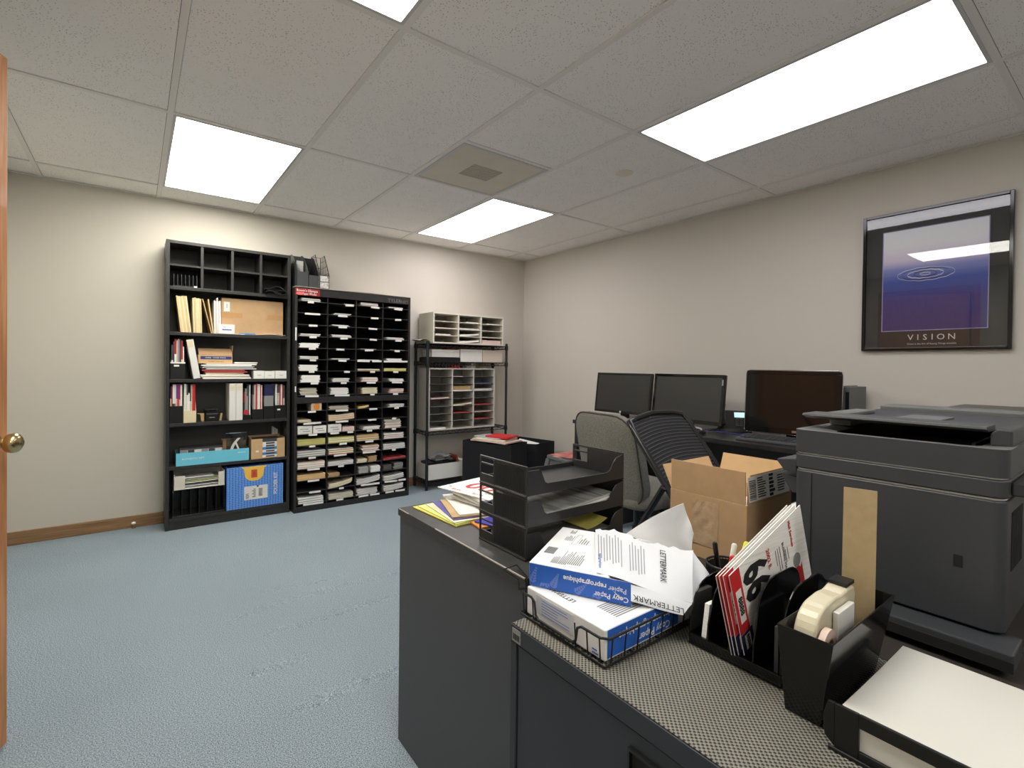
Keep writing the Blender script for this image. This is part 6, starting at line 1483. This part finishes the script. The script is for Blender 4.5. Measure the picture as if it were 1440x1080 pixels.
leaflet(1, -3.9160, .002, -.001, .001, 'second leaflet from the back in the divider rack, mostly hidden', '1330')
leaflet(2, -3.9205, .006, .000, -.002, 'third leaflet from the back in the divider rack, its white label bearing 1330', '1330')
leaflet(3, -3.9260, .014, .000, -.006, 'front leaflet in the divider rack, printed with a large black 66', '8888')
tag(MB().box(VX0+.02, VX1-.01, -3.978, -3.972, Z2+.0075, Z2+.085).build('dark_folder', DARKP), 'dark grey folder in the empty-looking slot next to the 66 leaflet', 'folder')

# ------------------------------------------------------------------ tall black bin with tape dispenser
GB = mat('bin_black', (24, 24, 25), .12, spec=.5)
t = thing('magazine_bin', 'narrow glossy black bin holding a tape dispenser and a cardboard strip', 'bin', (-2.56, -4.05, Z2), world=True)
tp = [(-2.692, -4.086), (-2.440, -4.086), (-2.440, -4.012), (-2.692, -4.012)]; bt = [(-2.672, -4.064), (-2.452, -4.064), (-2.452, -4.016), (-2.672, -4.016)]
zt, z0 = Z2+.132, Z2
def shell(tp, bt, z0, z1, w):
    b = MB()
    def ins(q, d): (x0, y0), (x1, _), (_, y1), _2 = q; return [(x0+d, y0+d), (x1-d, y0+d), (x1-d, y1-d), (x0+d, y1-d)]
    ti, bi = ins(tp, w), ins(bt, w)
    vs = [(*p, z0) for p in bt]+[(*p, z1) for p in tp]+[(*p, z0+w) for p in bi]+[(*p, z1) for p in ti]
    fs = [(3, 2, 1, 0), (8, 9, 10, 11)]
    for k in range(4):
        j = (k+1) % 4; fs += [(k, j, 4+j, 4+k), (8+j, 8+k, 12+k, 12+j), (4+k, 4+j, 12+j, 12+k)]
    return b.add(vs, fs)
shell(tp, bt, z0, zt, .0025).build('body', GB, t, bevel=.0006)
DISPN = mat('dispenser_cream', (206, 198, 172), .28)
zi = Z2+.0035
td = thing('tape_dispenser', 'cream desk tape dispenser standing in the narrow black bin', 'tape dispenser', (-2.60, -4.04, zi), world=True)
pr = [(-2.662, zi), (-2.540, zi), (-2.505, zi+.135), (-2.510, zi+.150), (-2.535, zi+.152), (-2.560, zi+.148), (-2.585, zi+.150)]
for k in range(8): a = PI*.5+PI*.42*k/7; pr.append((-2.610+.052*math.cos(a), zi+.098+.05*math.sin(a)))
MB().prism(pr, 'y', -4.0505, -4.0200).build('casing', DISPN, td, bevel=.004, seg=3)
MB().box(-2.538, -2.506, -4.0485, -4.022, zi+.1525, zi+.158).build('cutter_bar', BLK_PLASTIC, td)
t = thing('white_gift_box', 'narrow white card box standing beside the tape dispenser in the black bin', 'box', (-2.55, -4.06, zi), world=True)
MB().box(-2.600, -2.538, -4.0600, -4.0515, zi, zi+.134).build('body', WHITE2, t, bevel=.001)
tr = thing('tape_roll', 'small pink paper tape roll at the outer end of the narrow black bin', 'tape roll', (-2.635, -4.057, zi+.0), world=True)
K = Matrix.Translation((-2.637, -4.058, zi+.098)) @ Matrix.Rotation(PI/2, 4, 'X')
MB().lathe([(.012, -.0045), (.024, -.0045), (.024, .0045), (.012, .0045), (.012, -.0045)], seg=28, M=K, caps=False).build('tape', mat('tape_pink', (224, 200, 186), .6), tr, smooth=40)
MB().lathe([(.010, -.005), (.0118, -.005), (.0118, .005), (.010, .005), (.010, -.005)], seg=28, M=K, caps=False).build('core', TAN, tr, smooth=40)
K2 = Matrix.Translation((-2.637, -4.058, zi)); MB().box(-.02, .02, -.004, .004, .0, .0735, M=K2).build('paper_band', WHITE2, tr)
tag(MB().box(0, .047, 0, .270, 0, .0022, M=frame_mat((-2.4735, -4.0190, zi+.028), (.22, -1, 0), (.062, -.125, 1))).build('cardboard_strip', mat('chipboard', (176, 154, 116), .75, noise=.05, nscale=60)), 'tall grey-brown cardboard strip standing up in the narrow black bin', 'cardboard')

# ------------------------------------------------------------------ paper tray at the near corner
PT = thing('paper_tray', 'black desk tray with a white card window, full of white paper, on the woven mat', 'paper tray', (-2.57, -4.25, Z2), world=True)
px0, px1, pya, pyb = -2.702, -2.428, -4.42, -4.090
MB().box(px0+.006, px1, pya, pyb, Z2, Z2+.004).build('tray_floor', BLK_PLASTIC, PT)
z0, z1 = Z2+.0, Z2+.062
b = MB(); wy0, wy1, wz0, wz1 = pya+.03, pyb-.030, Z2+.014, Z2+.044
b.box(px0, px0+.005, pya, wy0, z0, z1).box(px0, px0+.005, wy1, pyb-.002, z0, z1).box(px0, px0+.005, wy0, wy1, z0, wz0).box(px0, px0+.005, wy0, wy1, wz1, z1)
b.box(px0-.004, px0-.0002, pya, pyb+.004, z0-.0, z0+.005)
b.prism([(pyb-.002, z0+.004), (pyb+.010, z0+.014), (pyb+.012, z0+.040), (pyb+.006, z1), (pyb-.002, z1)], 'x', px0, px0+.005)
b.build('front_wall', BLK_PLASTIC, PT, bevel=.0012)
b = MB(); b.box(px0+.0052, px0+.009, wy0-.004, wy1+.004, wz0-.004, wz1+.004); b.build('window_card', WHITE, PT)
MB().box(px0+.006, px1, pyb-.003, pyb-.0005, z0+.0045, Z2+.030).box(px0+.006, px1, pya, pya+.003, z0+.0045, Z2+.040).box(px1-.003, px1, pya+.003, pyb-.003, z0+.0045, Z2+.03).build('side_walls', BLK_PLASTIC, PT)
b = MB()
for k in range(6): b.sheet((lambda k: lambda u, v: (px0+.0125+(px1-px0-.0175)*u+.0006*math.sin(k*2), pya+.006+(pyb-pya-.012)*v, Z2+.009+k*.0075+.008*math.exp(-(u/.22)**2)*0+.006*(1-u)**2*(v)))(k), 8, 8, .0072)
tag(b.build('paper_stack', [mat('blank_paper', (214, 213, 206), .6)], smooth=40), 'thick stack of blank white paper in the black desk tray', 'paper stack')

# ------------------------------------------------------------------ large grey multifunction printer
PR = thing('printer', 'large dark grey multifunction printer with its top lid slightly raised', 'printer', (-1.95, -4.02, C2T+.0006), world=True)
zp = C2T+.0008; qx0, qx1, qy0, qy1 = -2.252, -1.56, -4.190, -3.842
def slab(x0, x1, y0, y1, z0, z1, r, name, m, bev=.003):
    return MB().prism(rrect(x1-x0, y1-y0, r, 6, (x0+x1)/2, (y0+y1)/2), 'z', z0, z1).build(name, m, PR, bevel=bev, smooth=35)
slab(qx0+.035, qx1-.02, qy0+.02, qy1-.02, zp, zp+.030, .01, 'foot', BLK_PLASTIC)
b = MB().box(qx0-.055, qx0+.03, qy0-.02, qy1-.065, zp+.012, zp+.044); b.build('paper_cassette', PRN, PR, bevel=.003)
MB().box(qx0-.058, qx0-.0552, qy0-.02, qy1-.10, zp+.014, zp+.032).build('cassette_recess', BLK_MATTE, PR)
slab(qx0, qx1, qy0, qy1, zp+.0485, .930, .022, 'body', PRN)
MB().box(qx0-.0012, qx0+.01, qy1-.040, qy1-.0385, zp+.06, .926).build('panel_seam', BLK_MATTE, PR)
MB().box(qx0-.0008, qx0+.004, qy0+.055, qy0+.068, .800, .822).build('latch', BLK_MATTE, PR)
slab(qx0+.003, qx1, qy0+.003, qy1-.003, .9305, .9335, .020, 'seam_strip', mat('seam_light', (206, 206, 202), .35), 0)
slab(qx0-.001, qx1, qy0-.001, qy1+.001, .934, .9665, .022, 'upper_body', PRN)
slab(qx0+.002, qx1, qy0+.002, qy1-.002, .967, .9695, .020, 'seam_strip', D.materials['seam_light'], 0)
# top deck: a ring round a deep black output well
zq = 1.020; wx0, wx1, wy0, wy1 = qx0+.055, qx1-.06, qy0+.045, qy1-.060
outer = rrect(qx1-qx0+.004, qy1-qy0+.004, .024, 6, (qx0+qx1)/2, (qy0+qy1)/2); inner = rrect(wx1-wx0, wy1-wy0, .024, 6, (wx0+wx1)/2, (wy0+wy1)/2)
b = MB(); n = len(outer)
b.add([(*p, .970) for p in outer]+[(*p, zq) for p in outer]+[(*p, zq-.004) for p in inner]+[(*p, .972) for p in inner],
      [(k, (k+1) % n, n+(k+1) % n, n+k) for k in range(n)]+[(n+k, n+(k+1) % n, 2*n+(k+1) % n, 2*n+k) for k in range(n)]+[(2*n+k, 2*n+(k+1) % n, 3*n+(k+1) % n, 3*n+k) for k in range(n)]+[tuple(range(3*n, 4*n)), tuple(range(n))[::-1]], 0)
for i, f in enumerate(b.f):
    if n <= i < 2*n: b.m[i] = 1
    if i >= 2*n: b.m[i] = 2
b.build('top_deck', [PRN, PRN2, BLK_MATTE], PR, smooth=35)
b = MB(); b.box(wx0+.03, wx1-.02, wy0+.01, wy0+.016, .985, zq-.002); b.box(wx0+.02, wx0+.05, wy0+.03, wy1-.03, .974, 1.004); b.build('well_ribs', BLK_PLASTIC, PR)
MB().box(wx0-.004, wx0+.010, wy0+.02, wy1-.07, 1.004, 1.012).build('scanner_strip', mat('scan_glass', (120, 132, 140), .2), PR)
for k in range(5): MB().box(wx0+.052, wx0+.058, wy0+.05+.045*k, wy0+.07+.045*k, .998, 1.008).build('feed_roller', [GREYP, TAN][k in (2, 3)] if k in (2, 3) else DGREY, PR)
# raised feeder lid over the well
zl = 1.044
LID = mat('lid_edge', (70, 72, 72), .4)
b = MB().prism([(wx0+.010, zl+.003), (wx0+.012, zl+.008), (wx0+.085, zl+.009), (wx0+.085, zl-.003), (wx0+.030, zl-.003)], 'y', qy0+.037, qy1+.010); b.build('feeder_flap', LID, PR, bevel=.001)
MB().box(wx0+.0855, qx1-.14, qy0+.037, qy1-.004, zl-.006, zl-.002).build('feeder_lid', PRN, PR)
MB().box(qx1-.1395, qx1-.02, qy0+.037, qy1-.002, zl-.006, zl+.008).build('rear_rim', PRN2, PR, bevel=.003)
MB().box(wx0+.09, wx0+.30, qy1-.050, qy1-.004, zl-.0015, zl+.007).build('lid_corner', PRN2, PR, bevel=.002)
b = MB().prism([(qy0+.004, zq-.003), (qy0+.004, zl+.004), (qy0+.024, zl+.006), (qy0+.034, zl-.004), (qy0+.034, zq-.003)], 'x', wx0+.02, qx1-.02); b.build('hinge_block', PRN, PR, bevel=.003)
b = MB().box(wx0+.12, qx1-.03, qy1-.055, qy1-.008, zq+.0005, zl-.0065); b.build('lid_support', PRN2, PR, bevel=.002)
MB().box(wx0+.18, wx0+.30, qy0+.14, qy0+.22, zl-.0015, zl+.002).build('paper_guide', PRN2, PR, bevel=.001)
# slotted side by the camera
for k in range(8): MB().box(qx0+.05+.014*k, qx0+.058+.014*k, qy0-.0012, qy0+.002, .80, .905).build('vent_slot', BLK_MATTE, PR)
MB().box(qx0+.03, qx0+.20, qy0-.020, qy0-.0015, .938, .962).build('side_grip', PRN, PR, bevel=.003)
b = MB(); b.prism([(qy1+.002, .950), (qy1+.045, .944), (qy1+.045, .938), (qy1+.028, .918), (qy1+.002, .918)], 'x', qx0+.02, qx0+.14); b.build('output_guide', PRN, PR, bevel=.002)
b = MB(); b.prism([(qy1+.002, .905), (qy1+.038, .912), (qy1+.038, .903), (qy1+.015, .868), (qy1+.002, .868)], 'x', qx0+.03, qx0+.15); b.build('output_guide', PRN, PR, bevel=.002)

# ------------------------------------------------------------------ light and view
w = D.worlds.new('world'); sc.world = w; w.use_nodes = True
w.node_tree.nodes['Background'].inputs['Color'].default_value = (*lin((200, 200, 205)), 1); w.node_tree.nodes['Background'].inputs['Strength'].default_value = .25
sc.view_settings.view_transform = 'Standard'; sc.view_settings.look = 'None'; sc.view_settings.gamma = 1.0; sc.view_settings.use_curve_mapping = False
sc.view_settings.exposure = 0.13
for o in list(D.objects):
    if '_w' in o: del o['_w']
